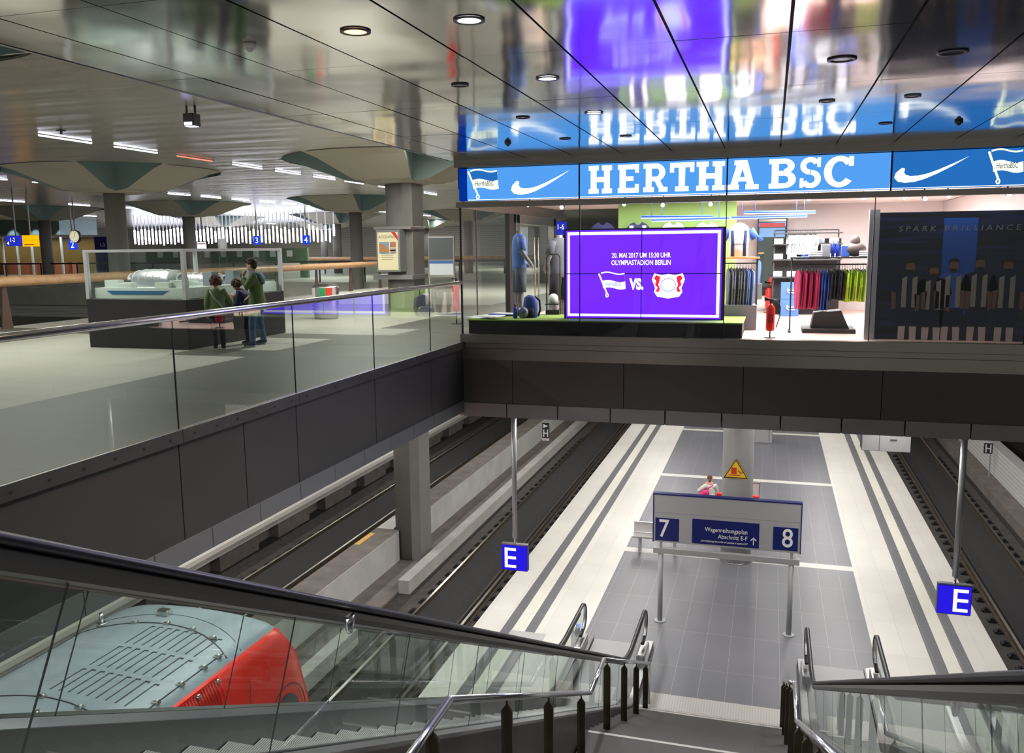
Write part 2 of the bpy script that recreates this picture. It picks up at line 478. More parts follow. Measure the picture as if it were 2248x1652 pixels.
for i, (a, b) in enumerate(zip(xs, xs[1:])):
    for c, d in zip(ysc, ysc[1:]):
        g = 0.010; w = 0.016 if abs(b - 0.09) < 0.01 else g
        t = [random.uniform(-0.002, 0.002) for _ in range(4)]
        mb.add([(a + g, c + 0.004, CZ + t[0]), (b - w, c + 0.004, CZ + t[1]), (b - w, d - 0.004, CZ + t[2]), (a + g, d - 0.004, CZ + t[3]),
                (a + g, c + 0.004, CZ + 0.03), (b - w, c + 0.004, CZ + 0.03), (b - w, d - 0.004, CZ + 0.03), (a + g, d - 0.004, CZ + 0.03)],
               [(3, 2, 1, 0), (4, 5, 6, 7), (0, 1, 5, 4), (1, 2, 6, 5), (2, 3, 7, 6), (3, 0, 4, 7)])
struct(mb.build('ceiling', refl))
struct(MB().box(-5.78, -4.2, CZ + 0.035, 8.0, YS, CZ + 0.08).build('ceiling_void', blackmat))
struct(MB().box(-5.84, -4.2, CZ - 0.005, -5.80, YS, HZ + 0.01).build('trim_ceiling_edge', mat('ceiling_edge_metal', (0.25, 0.25, 0.24), 0.3, 0.9)))

# hall ceiling with round openings around the columns
COLS = [(-10.75, 24.4), (-21.0, 24.2), (-21.0, 41.7), (-31.5, 42.0), (-42.0, 42.4), (-31.5, 59.4), (-42.0, 60.0), (-42.0, 76.5), (-31.5, 77.0), (-21, 59.4), (-21.0, 77.0), (-10.75, 6.5), (-10.75, 42.0)]
def hall_ceiling_mat():
    m = bpy.data.materials.new('hall_ceiling_metal'); m.use_nodes = True; nt = m.node_tree; N = nt.nodes; L = nt.links
    b = N['Principled BSDF']; b.inputs['Base Color'].default_value = (0.66, 0.65, 0.60, 1); b.inputs['Metallic'].default_value = 0.6; b.inputs['Roughness'].default_value = 0.26
    tc = N.new('ShaderNodeTexCoord'); mp = N.new('ShaderNodeMapping'); mp.inputs['Rotation'].default_value = (0, 0, R_(-30)); mp.inputs['Scale'].default_value = (0.5, 2.2, 1)
    L.new(tc.outputs['Object'], mp.inputs['Vector'])
    n = N.new('ShaderNodeTexNoise'); n.inputs['Scale'].default_value = 0.8; n.inputs['Detail'].default_value = 0.5
    L.new(mp.outputs[0], n.inputs['Vector'])
    bp = N.new('ShaderNodeBump'); bp.inputs['Strength'].default_value = 0.75; bp.inputs['Distance'].default_value = 0.05
    L.new(n.outputs['Fac'], bp.inputs['Height']); L.new(bp.outputs[0], b.inputs['Normal'])
    return m
def hall_ceiling():
    RH = 3.4
    bm = bmesh.new()
    # grid cells; a cell that holds a column gets a ring of quads from the circle to the cell's square
    cells_x = [-80, -69, -57.8, -47.3, -36.8, -26.3, -15.9, -5.84]
    cells_y = [-8, -2.3, 15.4, 33.0, 50.8, 68.2, 85.5, 112]
    def quad(ps):
        f = bm.faces.new([bm.verts.new(p) for p in ps]); return f
    for x0, x1 in zip(cells_x, cells_x[1:]):
        for y0, y1 in zip(cells_y, cells_y[1:]):
            c = [q for q in COLS if x0 < q[0] < x1 and y0 < q[1] < y1]
            if not c:
                quad([(x0, y0, HZ), (x0, y1, HZ), (x1, y1, HZ), (x1, y0, HZ)]); continue
            cx, cy = c[0]; n = 64; ring = []; sq = []
            for k in range(n):
                a = 2 * math.pi * (k + 0.5) / n; dx, dy = math.cos(a), math.sin(a)
                ring.append((cx + RH * dx, cy + RH * dy, HZ))
                ts = []
                if dx > 1e-6: ts.append((x1 - cx) / dx)
                if dx < -1e-6: ts.append((x0 - cx) / dx)
                if dy > 1e-6: ts.append((y1 - cy) / dy)
                if dy < -1e-6: ts.append((y0 - cy) / dy)
                t = min(ts); sq.append((cx + t * dx, cy + t * dy, HZ))
            for k in range(n):
                k2 = (k + 1) % n
                quad([ring[k2], ring[k], sq[k], sq[k2]])
                a, b_ = sq[k], sq[k2]
                if abs(a[0] - b_[0]) > 1e-4 and abs(a[1] - b_[1]) > 1e-4:
                    corner = (a[0] if a[0] in (x0, x1) or min(abs(a[0] - x0), abs(a[0] - x1)) < 1e-4 else b_[0],
                              a[1] if min(abs(a[1] - y0), abs(a[1] - y1)) < 1e-4 else b_[1], HZ)
                    quad([a, corner, b_])
    me = bpy.data.meshes.new('hall_ceiling'); bm.to_mesh(me); bm.free()
    me.materials.append(hall_ceiling_mat())
    o = bpy.data.objects.new('hall_ceiling', me); COL.objects.link(o); struct(o)
hall_ceiling()
struct(MB().box(-5.84, 24.0, HZ, 12, 112, HZ + 0.05).build('hall_ceiling_east', bpy.data.materials['hall_ceiling_metal']))
struct(MB().box(-80, -8, 5.75, -5.8, 112, 5.85).build('ceiling_plenum', blackmat))

# capitals: four arms with V-shaped skylight notches between them
plen = mat('plenum_ring', (0.12, 0.13, 0.13), 0.7)
teal = mat('skylight_glass', (0.35, 0.55, 0.52), 0.3, emit=(0.32, 0.62, 0.55), es=0.16)
notch = mat('notch_glazing', (0.15, 0.19, 0.175), 0.4, emit=(0.35, 0.50, 0.46), es=0.04)
def capital_arm(x, y, rot, name_parent):
    """one arm reaching diagonally from the column to the ceiling"""
    mb = MB()
    # plan outline in polar (local: arm axis = +u), left & right edges bordering the notches
    us = [0.20, 0.71, 1.3, 2.0, 2.7, 3.28]
    hw = [0.20, 0.71, 0.90, 1.12, 1.34, 1.52]
    zs = [3.71, 3.71, 3.76, 4.02, 4.28, 4.42]
    top = 5.1
    L_, Rr, LT, RT = [], [], [], []
    ca, sa = math.cos(rot), math.sin(rot)
    def W_(u, w, z): return (x + u * ca - w * sa, y + u * sa + w * ca, z)
    vs = []; n = len(us)
    for u, w, z in zip(us, hw, zs):
        vs += [W_(u, -w, z), W_(u, w, z), W_(u, w, top), W_(u, -w, top)]
    fs = []
    for i in range(n - 1):
        a, b = 4 * i, 4 * (i + 1)
        fs += [(a, a + 1, b + 1, b), (a + 1, a + 2, b + 2, b + 1), (a + 3, a, b, b + 3), (a + 2, a + 3, b + 3, b + 2)]
    fs += [(0, 3, 2, 1), (4 * n - 4, 4 * n - 3, 4 * n - 2, 4 * n - 1)]
    mb.add(vs, fs)
    for i in range(n - 1): mb.mi[4 * i + 1] = 1; mb.mi[4 * i + 2] = 1
    return mb
def column(x, y, r, z0, label, arms=True, group='round hall columns'):
    t = thing('column', label, 'column', (0, 0, 0), 0, group)
    MB().cyl(x, y, z0, 3.72, r, 40).build('shaft', ceilcol, t)
    mb = MB().loft([(x, y, 3.68), (x, y, 3.70), (x, y, 3.75), (x, y, 5.1)], [0.90, 0.96, 1.00, 1.00], 24)
    mb.build('capital', capm, t)
    for k in range(4): capital_arm(x, y, k * math.pi / 2, t).build('capital_arm', [capm, notch], t)
    # plenum ring and glazed notch backs
    n = 48; vs = []; fs = []
    for k in range(n):
        a = 2 * math.pi * k / n
        vs += [(x + 3.42 * math.cos(a), y + 3.42 * math.sin(a), HZ - 0.02), (x + 3.42 * math.cos(a), y + 3.42 * math.sin(a), 5.2)]
    for k in range(n): fs.append((2 * k, 2 * k + 1, (2 * k + 3) % (2 * n), (2 * k + 2) % (2 * n)))
    MB().add(vs, fs, True).build('opening_ring', plen, t)
    MB().disc(x, y, 5.15, 3.4, 40).build('skylight_glass', teal, t)
    return t
clab = ['thick grey column carrying the cream lit advertisement case, wide four-armed capital',
        'round grey column rising behind the glass showcase',
        'round column behind the wooden rail just left of the advertising column',
        'round column seen above the middle of the showcase, in front of white hanging light tubes',
        'round column at the far left beside the blue and yellow hanging signs',
        'column right of the white light tubes, standing left of the reddish notched capital',
        'distant grey column behind the showcase beside a small monitor',
        None, 'distant column seen between the advertising column and the shop corner']
for i, (x, y) in enumerate(COLS):
    l = clab[i] if i < len(clab) and clab[i] else None
    if not l: l = 'distant round grey hall column with flared cream capital'
    g = None if (i < len(clab) and clab[i]) else 'distant round hall columns'
    if i == 0: r, z0 = 0.47, -8.0
    else: r, z0 = 0.33, (-8.0 if (y < 42 and x < -17) else 0.0)
    t = column(x, y, r, z0, l, group=g)
    if i == 0: col_main = t
# flat pier joined to the main column
MB().box(-10.7, 23.98, -8.0, -10.22, 24.85, 3.72).build('pier', ceilcol, col_main, 0.02)

# platform column under the gallery
t = thing('column', 'round grey platform column behind the track sign, bearing a yellow warning triangle', 'column')
MB().cyl(-0.70, 24.1, ZP, -1.46, 0.42, 48).build('shaft', mat('platform_column', (0.33, 0.33, 0.33), 0.5, var=0.05, vscale=1.5), t)
MB().cyl(-0.70, 24.1, ZP, ZP + 0.03, 0.48, 48).build('base_ring', steel, t)
tri = thing('warning_sign', 'yellow triangular warning sign on the round platform column', 'sign')
zc_, rr = -4.32, 0.60
yf = 23.64
def tri_pts(s): return [(-0.74, zc_ + 0.34 * s), (-0.74 - 0.34 * s, zc_ - 0.23 * s), (-0.74 + 0.34 * s, zc_ - 0.23 * s)]
MB().prism(tri_pts(1.0), 1, yf, yf + 0.012).build('plate', mat('sign_yellow', (0.85, 0.55, 0.02), 0.4), tri)
mb = MB()
for sgn, sc in ((0, 0),):
    o_, i_ = tri_pts(0.95), tri_pts(0.82)
    for k in range(3):
        j = (k + 1) % 3
        mb.prism([o_[k], o_[j], i_[j], i_[k]], 1, yf - 0.004, yf)
mb.build('black_border', blackmat, tri)
MB().box(-0.86, yf - 0.004, zc_ - 0.10, -0.72, yf, zc_ + 0.08).box(-0.93, yf - 0.004, zc_ - 0.145, -0.62, yf, zc_ - 0.12).prism([(-0.69, zc_ + 0.03), (-0.60, zc_ - 0.05), (-0.55, zc_ + 0.0), (-0.53, zc_ - .01), (-0.6, zc_ - 0.09), (-0.68, zc_ - 0.02)], 1, yf - 0.004, yf).build('train_pictogram', mat('pictogram_red', (0.6, 0.05, 0.02), 0.5), tri)

# far hall walls
shut = ridged('shutter_slats', (0.40, 0.39, 0.36), 0.55, 0.22, 2, 0.5, thr=0.75)
struct(MB().box(-75, 100, 0, -30, 100.3, HZ).build('wall_north', shut))
struct(MB().box(-30, 108, 0, 12, 108.3, HZ).build('wall_north', concrete))
struct(MB().box(-75, 55, -1.4, -74.8, 100, HZ).build('wall_west', shut))
struct(MB().box(3.96 + 4, YS, -1.2, 12, YS + 0.2, CZ + 1).build('wall_shop_end', blackmat))
# shop shell
SX1 = 8.0
shopf = ridged('shop_wood_floor', (0.72, 0.52, 0.44), 0.30, 0.14, 1, 0.05, col2=(0.68, 0.47, 0.40), thr=0.5)
struct(MB().box(XL + 0.05, YS + 0.16, 0.0, SX1, 24.0, 0.14).build('shop_floor', shopf))
shopw = mat('shop_wall_greige', (0.60, 0.57, 0.57), 0.7)
struct(MB().box(-3.4, 23.0, 0.14, SX1, 23.1, 2.9).build('wall_shop_back', shopw))
struct(MB().box(XL + 0.0, YS + 0.2, 2.75, SX1, 23.0, 2.85).build('ceiling_shop', mat('shop_ceiling', (0.75, 0.70, 0.68), 0.7)))
struct(MB().box(XL - 0.1, YS + 0.2, 2.86, SX1, 24.0, CZ + 0.3).build('shop_ceiling_box', blackmat))
struct(MB().box(-3.3, 19.4, 0.14, -0.75, 19.5, 2.74).build('wall_shop_green', mat('shop_green', (0.16, 0.27, 0.07), 0.7)))
struct(MB().box(3.9, YS + 0.5, 0.14, 4.0, 23, 2.74).build('wall_shop_side', shopw))
# metal sill below the shop glass and head rail
sill = mat('sill_metal', (0.30, 0.27, 0.24), 0.32, 0.9, bump=0.1, bscale=3, bstretch=(1, 20, 20))
struct(MB().box(XL - 0.03, YS - 0.03, -0.02, SX1, YS + 0.16, 0.14).box(XL, YS - 0.01, -0.12, SX1, YS + 0.12, -0.028).box(XL - 0.0, YS - 0.0, -0.34, SX1, YS + 0.12, -0.128).build('trim_1', sill))
struct(MB().box(XL - 0.08, YS - 0.06, CZ - 0.14, SX1, YS + 0.16, CZ + 0.02).build('trim_2', sill))
struct(MB().box(XL - 0.06, YS - 0.05, 2.50, SX1, YS + 0.14, 2.60).build('trim_3', sill))

# ================================================================== BALUSTRADE ROUND THE OPENING
bal = thing('glass_balustrade', 'long glass balustrade with round steel handrail along the left edge of the opening', 'railing', (XL, 4, 0))
bal.location = (0, 0, 0)
ysj = [-1.8, 0.42, 2.65, 4.87, 7.10, 9.33, 11.56, 13.78, YS - 0.05]
for a, b in zip(ysj, ysj[1:]): MB().box(XL - 0.006, a + 0.008, 0.0, XL + 0.006, b - 0.008, 1.085).build('glass_panel', glassm, bal)
jm = MB()
for y in ysj[1:-1]: MB().box(XL - 0.007, y - 0.005, 0.0, XL + 0.007, y + 0.005, 1.085).build('panel_joint', mat('joint_dark', (0.03, 0.03, 0.03), 0.4), bal)
MB().loft([(XL, -1.8, 1.115), (XL, YS - 0.02, 1.115)], 0.036, 20).build('handrail', chrome, bal)
mb = MB()
for a, b in zip(ysj, ysj[1:]): mb.box(XL + 0.008, a + 0.004, -0.135, XL + 0.045, b - 0.004, 0.0)
chan = mb.build('base_channel', mat('channel_steel', (0.20, 0.19, 0.19), 0.35, 0.9, var=0.1), bal)
n = 0
for a, b in zip(ysj, ysj[1:]):
    for k in range(6):
        y = a + (k + 0.5) * (b - a) / 6
        MB().loft([(XL + 0.044, y, -0.07), (XL + 0.052, y, -0.07)], 0.014, 8).build('bolt', darksteel, chan)

# ================================================================== ESCALATORS
TH = R_(27.3); TAN = math.tan(TH)
def hz(y):  # handrail top height
    y1, y2 = 14.85, 15.95
    s = 0.84 - TAN * (y - 2.09)
    if y <= y1: return s
    if y >= y2: return -6.0
    t = (y - y1) / (y2 - y1); s1 = 0.84 - TAN * (y1 - 2.09)
    # smooth parabola-like join
    c = 0.84 - TAN * (15.35 - 2.09)
    a = (1 - t) ** 2 * s1 + 2 * t * (1 - t) * (-5.985) + t * t * (-6.0)
    return a
def hpath(y0, y1, step=0.25):
    ys = []; y = y0
    while y < y1: ys.append(y); y += step if (14.6 > y or y > 16) else 0.1
    ys.append(y1); return ys
escdeck = mat('escalator_deck_steel', (0.42, 0.42, 0.43), 0.3, 1.0)
escprof = mat('escalator_profile', (0.12, 0.115, 0.105), 0.35, 0.8)
clad = mat('escalator_cladding', (0.07, 0.06, 0.054), 0.4, 0.3, var=0.06)
stepm = ridged('step_grooves', (0.40, 0.40, 0.38), 0.45, 0.018, 0, 0.6, 0.6, col2=(0.10, 0.10, 0.10), thr=0.6)
def yz_prism(mb, poly, x0, x1): return mb.prism(poly, 0, x0, x1)
def escalator(xa, xb, label):
    t = thing('escalator', label, 'escalator')
    Y0 = -0.6; YE = 17.60; r = 0.30
    for sx, side in ((xa, -1), (xb, 1)):
        b = MB()
        ys = hpath(Y0, YE)
        cen = (YE, -6.0 - r)
        path = [(sx, y, hz(y)) for y in ys]
        for k in range(1, 11):
            a = math.pi / 2 - math.pi * k / 10
            path.append((sx, cen[0] + r * math.cos(a), cen[1] + r * math.sin(a)))
        path.append((sx, YE - 0.25, -6.62))
        up = (1, 0, 0)
        path2 = [(p[0], p[1], p[2]) for p in path]
        b.loft(path2, [(0.042, 0.024)] * len(path2), 12, up=up)
        b.build('handrail', blackm, t)
        # metal guide profile beneath the handrail
        pr_ = MB()
        ya = [y for y in ys if y < 17.4]
        pr_.loft([(sx, y, hz(y) - 0.075) for y in ya], [(0.030, 0.045)] * len(ya), 8, up=up, smooth=False)
        pr_.build('handrail_profile', escprof, t)
        # inner guide round the newel
        ng = MB()
        pts = []
        for k in range(0, 11):
            a = math.pi / 2 - math.pi * k / 10
            pts.append((sx, cen[0] + (r - 0.045) * math.cos(a), cen[1] + (r - 0.045) * math.sin(a)))
        ng.loft(pts, [(0.03, 0.012)] * len(pts), 8, up=up); ng.build('newel_guide', steel, t)
        # glass panels with joints square to the slope
        js = [-0.6 + 1.48 * k for k in range(0, 10)] + [14.4]
        low = lambda y, z: (y - 0.80 * math.sin(TH), z - 0.80 * math.cos(TH))
        js = [j for j in js if j <= 14.45]
        for a, c in zip(js, js[1:]):
            pa, pc = (a + 0.006, hz(a + 0.006) - 0.10), (c - 0.006, hz(c - 0.006) - 0.10)
            MB().prism([pa, pc, low(*pc), low(*pa)], 0, sx - 0.006, sx + 0.006).build('glass_panel', escglass, t)
        last = js[-1]
        pa = (last + 0.006, hz(last) - 0.10)
        poly = [pa] + [(y, hz(y) - 0.10) for y in hpath(14.6, YE, 0.3)]
        for k in range(1, 11):
            a = math.pi / 2 - math.pi * k / 10
            poly.append((cen[0] + (r - 0.06) * math.cos(a), cen[1] + (r - 0.06) * math.sin(a)))
        poly += [(17.1, -6.88), (16.0, -6.91), (15.3, -6.86), (14.9, -6.70), low(*pa)]
        MB().prism(poly, 0, sx - 0.006, sx + 0.006).build('glass_panel', escglass, t)
        jm = MB()
        for j in js[1:]:
            p = (j, hz(j) - 0.11); q = low(*p)
            jm.prism([(p[0] - 0.003, p[1]), (p[0] + 0.003, p[1]), (q[0] + 0.003, q[1]), (q[0] - 0.003, q[1])], 0, sx - 0.003, sx + 0.003)
            jm.build('panel_joint', mat('joint_dark'), t); jm = MB()
        # decks and skirts
        inn = sx - side * 0.0
        ydk = hpath(Y0, 18.1)
        top = [(y, max(hz(y), -6.0) - 0.885) for y in ydk]
        d = MB()
        poly = top + [(y, z - 0.03) for y, z in top[::-1]]
        xo_, xi_ = sx - side * 0.008, sx - side * 0.16
        nn = len(top); vs_ = []
        for (yy_, zz_) in top: vs_ += [(xo_, yy_, zz_), (xi_, yy_, zz_ - 0.055), (xi_, yy_, zz_ - 0.075), (xo_, yy_, zz_ - 0.03)]
        fs_ = []
        for q in range(nn - 1):
            for e_ in range(4):
                e2 = (e_ + 1) % 4; f_ = (4 * q + e_, 4 * q + e2, 4 * q + 4 + e2, 4 * q + 4 + e_)
                fs_.append(f_ if side > 0 else f_[::-1])
        d.add(vs_, fs_)
        d.build('inner_deck', escdeck, t)
        d = MB(); x0, x1 = (sx - 0.14, sx - 0.008) if side < 0 else (sx + 0.008, sx + 0.14)
        d.prism(poly, 0, x0, x1); d.build('outer_deck', escdeck, t)
        sk = MB(); xi = sx + (0.15 if side < 0 else -0.15)
        poly = [(y, z - 0.032) for y, z in top] + [(y, z - 0.45) for y, z in top[::-1]]
        sk.prism(poly, 0, xi - 0.012, xi + 0.012); sk.build('skirt', mat('skirt_steel', (0.14, 0.14, 0.14), 0.3, 0.8), t)
        cl = MB(); xo = sx + (-0.135 if side < 0 else 0.135)
        poly = [(y, z - 0.032) for y, z in top if z > -6.89 or True] + [(y, max(z - 0.9, ZP + 0.005) if y > 12.6 else z - 0.9) for y, z in top[::-1]]
        cl.prism(poly, 0, xo - 0.01, xo + 0.01); cl.build('side_cladding', clad, t)
        nb = MB().box(sx - 0.10, 17.0, ZP + 0.002, sx + 0.10, 17.75, -6.72); nb.build('newel_base', escdeck, t, 0.04)
    # steps
    w0, w1 = xa + 0.17, xb - 0.17
    k = 0; y = 14.95
    zf = lambda yy: hz(yy) - 1.06
    while y > -0.5:
        z = -7.0 + 0.206 * (k + 1) * 1.0
        y0 = 15.2 - 0.40 * (k + 1)
        zt = hz(y0 + 0.4) - 1.10
        MB().box(w0, y0, zt - 0.02, w1, y0 + 0.40, zt).box(w0, y0 + 0.385, zt - 0.21, w1, y0 + 0.40, zt - 0.02).build('step', stepm, t)
        k += 1; y = y0
    MB().box(w0, 15.2, ZP - 0.02, w1, 18.1, ZP + 0.012).build('landing_plate', mat('landing_steel', (0.34, 0.34, 0.35), 0.55, 0.5), t)
    return t
escL = escalator(-3.72, -2.37, 'left escalator with glass sides, its upper handrail crossing in front of the red locomotive')
escR = escalator(0.95, 2.27, 'right escalator with glass sides at the bottom right of the stairs')
# blue status lamp at the left escalator foot
t = thing('escalator_status_post', 'grey rounded post with a blue lamp at the foot of the left escalator', 'post')
MB().ell((-3.86, 17.55, -6.62), (0.10, 0.14, 0.18), 14, 8).box(-3.95, 17.45, ZP, -3.79, 17.66, -6.68).build('housing', steel, t)
MB().ell((-3.80, 17.62, -6.50), (0.045, 0.04, 0.05), 10, 6).build('lamp', glow('blue_led', (0.05, 0.12, 1.0), 6), t)
for px, py, xx in ((190 * 0 + 758, 1368, -2.37), (2083, 1545, 0.95)):
    p = AT(px, py, 0, xx)
    t = thing('camera_bracket' if False else 'glass_clip_lamp', 'small half-round steel fitting hanging below the %s escalator handrail' % ('left' if xx < 0 else 'right'), 'fitting')
    MB().loft([(xx + 0.03, p.y, p.z + 0.05), (xx + 0.03, p.y, p.z - 0.02), (xx + 0.03, p.y, p.z - 0.055)], [(0.02, 0.05), (0.02, 0.045), (0.012, 0.02)], 12).build('fitting_body', chrome, t)
t = thing('tactile_plate', 'small white ribbed metal plate set in the platform beside the left escalator foot', 'plate')
MB().box(-5.5, 17.55, ZP, -4.66, 18.05, ZP + 0.006).build('plate', ridged('ribbed_plate', (0.55, 0.55, 0.53), 0.4, 0.03, 0, 0.3), t)

# ================================================================== STAIRS
stone = tiles('stair_stone', (0.055, 0.052, 0.048), (0.03, 0.03, 0.03), 1.3, 50, 0.004, 0.03, 0.6, dirt=0.12, dirtscale=2)
mb = MB(); SXa, SXb = -2.20, 0.78
prof = []
y = 15.24; z = ZP
prof.append((y, z - 0.2)); prof.append((y, z))
nos = []
for k in range(15):
    z += 0.155; prof.append((y, z)); nos.append((y, z))
    if k < 14: y -= 0.332; prof.append((y, z))
y -= 0.95; prof.append((y, z)); landing1 = (y, z)
for k in range(16):
    z += 0.158; prof.append((y, z)); nos.append((y, z))
    if k < 15: y -= 0.310; prof.append((y, z))
y -= 0.95; prof.append((y, z))
for k in range(12):
    z += 0.158; prof.append((y, z)); nos.append((y, z))
    y -= 0.310; prof.append((y, z))
prof.append((y, z - 0.8)); prof.append((4.2, -3.2)); prof.append((9.5, -5.9)); prof.append((13.5, -7.2))
st = mb.prism(prof, 0, SXa, SXb).build('staircase', stone); struct(st)
mb = MB()
for (yy, zz) in (nos[0], nos[1], nos[14], nos[15], nos[30]): mb.box(SXa + 0.05, yy - 0.055, zz - 0.001, SXb - 0.1, yy - 0.01, zz + 0.003)
struct(mb.build('stair_nosing', mat('nosing_pale', (0.42, 0.40, 0.36), 0.6)))
struct(MB().box(-2.02, 15.26, ZP, 0.62, 16.08, ZP + 0.006).build('tactile_strip', ridged('tactile_ribs', (0.46, 0.44, 0.41), 0.5, 0.05, 0, 0.3, col2=(0.40, 0.38, 0.35))))
def stair_rail(X, label):
    t = thing('stair_handrail', label, 'handrail')
    d = 0.0
    P = [(X, 3.9, -1.25), (X, 5.05, -1.25), (X, 9.85, -3.72), (X, 10.75, -3.72), (X, 15.5, -6.10)]
    for a, b in zip(P, P[1:]): MB().loft([a, b], 0.030, 14).build('rail_tube', chrome, t)
    mbb = MB()
    for p in P[1:-1]: mbb.ell(p, (0.030, 0.030, 0.030), 12, 8)
    mbb.build('rail_bends', chrome, t)
    MB().loft([P[-1], (X, 15.55, -6.16), (X, 15.55, -6.95)], 0.022, 12).build('end_post', chrome, t)
    def rail_z(y):
        for a, b in zip(P, P[1:]):
            if a[1] <= y <= b[1]: return a[2] + (b[2] - a[2]) * (y - a[1]) / (b[1] - a[1])
        return -6.1
    def floor_z(y):
        if y > 15.24: return ZP
        zz = None
        for i in range(len(prof) - 1):
            a, b = prof[i], prof[i + 1]
            if abs(a[1] - b[1]) < 1e-6 and b[0] <= y <= a[0]: return a[1]
        return -2.1
    for y in (4.75, 6.35, 7.75, 9.30, 11.0, 12.5, 13.8, 15.0):
        z1 = rail_z(y) - 0.07; z0 = floor_z(y) + 0.01
        pm = MB().box(X - 0.048, y - 0.012, z0, X + 0.048, y + 0.012, z1 - 0.05)
        pm.prism([(X - 0.048, z1 - 0.05), (X + 0.048, z1 - 0.05), (X + 0.012, z1), (X - 0.012, z1)], 1, y - 0.012, y + 0.012)
        pm.loft([(X, y, z1), (X, y, z1 + 0.05)], 0.010, 8)
        pm.box(X - 0.055, y - 0.02, z0 - 0.01, X + 0.055, y + 0.02, z0 + 0.01)
        pm.build('post', mat('bronze_post', (0.10, 0.085, 0.06), 0.35, 0.8), t)
    return t
stair_rail(-1.98, 'round steel stair handrail on flat dark posts, left of the stairs')
stair_rail(0.46, 'round steel stair handrail on flat dark posts, right of the stairs')

# ================================================================== TRACKS
rubber = mat('rubber_mat', (0.022, 0.021, 0.022), 0.85, var=0.15, vscale=8, bump=0.4, bscale=60, bstretch=(1, 3, 1))
def track(x0, x1, label, outer=True, doubles=()):
    t = thing('railway_track', label, 'railway track')
    for x in (x0, x1):
        m = MB(); m.m = 1; m.box(x - 0.011, -10, ZR - 0.15, x + 0.011, 75, ZR - 0.03); m.box(x - 0.07, -10, ZR - 0.18, x + 0.07, 75, ZR - 0.15)
        m.m = 0; m.box(x - 0.036, -10, ZR - 0.035, x + 0.036, 75, ZR)
        m.build('rail', [railtop, ruststeel], t)
    for x in doubles:
        MB().box(x - 0.02, -10, ZR - 0.1, x + 0.02, 75, ZR - 0.03).build('guard_strip', ruststeel, t)
    MB().box(min(x0, x1) + 0.13, -10, ZR - 0.2, max(x0, x1) - 0.13, 75, ZR - 0.05).build('rubber_mat', rubber, t)
    MB().box(min(x0, x1) - 0.65, -10, -8.02, max(x0, x1) + 0.65, 75, ZR - 0.18).build('track_slab', mat('track_slab_dark', (0.062, 0.055, 0.05), 0.9, var=0.25, vscale=3), t)
    clip0 = None
    for x, sg in ((min(x0, x1), -1), (max(x0, x1), 1)):
        for k in range(46):
            y = 11.5 + 0.68 * k
            if clip0 is None:
                mc = MB(); mc.box(-0.10, -0.09, 0, 0.10, 0.09, 0.05); mc.box(-0.04, -0.05, 0.05, 0.06, 0.05, 0.10); mc.loft([(-0.06, -0.1, 0.06), (0, 0, 0.12), (0.06, 0.1, 0.06)], 0.012, 6)
                clip0 = mc.build('rail_clip', blackmat, t); o = clip0
            else:
                o = clip0.copy(); COL.objects.link(o)
            o.location = (x + sg * 0.20, y, ZR - 0.18)
    return t
track(-14.5, -13.03, 'railway track furthest left, beyond the white median wall')
track(-8.75, -7.30, 'railway track beside the left edge of the platform, on which the red locomotive stands', doubles=(-7.46,))
track(5.97, 7.40, 'railway track along the right edge of the platform')
t = thing('yellow_marker', 'small yellow plate on top of the median wall', 'plate')
MB().box(-11.72, 22.4, -6.99, -11.55, 23.5, -6.985).build('plate', mat('ochre', (0.75, 0.42, 0.08), 0.5), t)

# ================================================================== LOCOMOTIVE
loco = thing('locomotive', 'red locomotive with a grey roof standing on the track below, seen through the escalator glass', 'train')
CXL = -8.03
def yf_(z):
    pts = [(-3.4, 10.45), (-3.6, 10.5), (-4.2, 10.85), (-5.2, 11.15), (-6.2, 11.25), (-7.4, 11.05)]
    for a, b in zip(pts, pts[1:]):
        if b[0] <= z <= a[0]: return a[1] + (b[1] - a[1]) * (a[0] - z) / (a[0] - b[0])
    return pts[0][1] if z > -3.4 else pts[-1][1]
half = [(1.46, -7.40), (1.47, -6.8), (1.47, -6.2), (1.47, -5.6), (1.47, -5.0), (1.46, -4.6), (1.455, -4.2), (1.43, -3.95), (1.38, -3.78), (1.31, -3.65), (1.20, -3.58), (1.0, -3.53), (0.7, -3.49), (0.35, -3.47), (0.0, -3.46)]
ring = half + [(-x, z) for x, z in half[-2::-1]]
secs = [(17.0, 0, 0), (2.2, 0, 0), (0.9, 0.0, 0), (0.5, 0.0, 0.0), (0.28, 0.02, 0.02), (0.12, 0.07, 0.05), (0.03, 0.14, 0.12), (0.0, 0.22, 0.2)]
vs = []; nr = len(ring)
for d_, ix, iz in secs:
    for x, z in ring:
        topf = max(0, (z + 4.6) / 1.14)
        vs.append((CXL + x * (1 - ix / 1.47), yf_(z) - d_, z - iz * topf))
fr, fg = [], []
mbt = MB(); o = 0; mbt.v = [tuple(v) for v in vs]
for i in range(len(secs) - 1):
    for k in range(nr - 1):
        f = [i * nr + k, i * nr + k + 1, (i + 1) * nr + k + 1, (i + 1) * nr + k]
        roof = min(abs(ring[k][0]), abs(ring[k + 1][0])) < 1.30 and ring[k][1] > -3.9
        mbt.f.append(f); mbt.mi.append(1 if roof else 0); mbt.sm.append(True)
mbt.f.append([(len(secs) - 1) * nr + k for k in range(nr)]); mbt.mi.append(0); mbt.sm.append(False)
locored = mat('locomotive_red', (0.86, 0.022, 0.006), 0.3)
locogrey = mat('locomotive_roof_grey', (0.20, 0.235, 0.265), 0.45, var=0.12, vscale=1.3)
mbt.build('body', [locored, locogrey], loco)
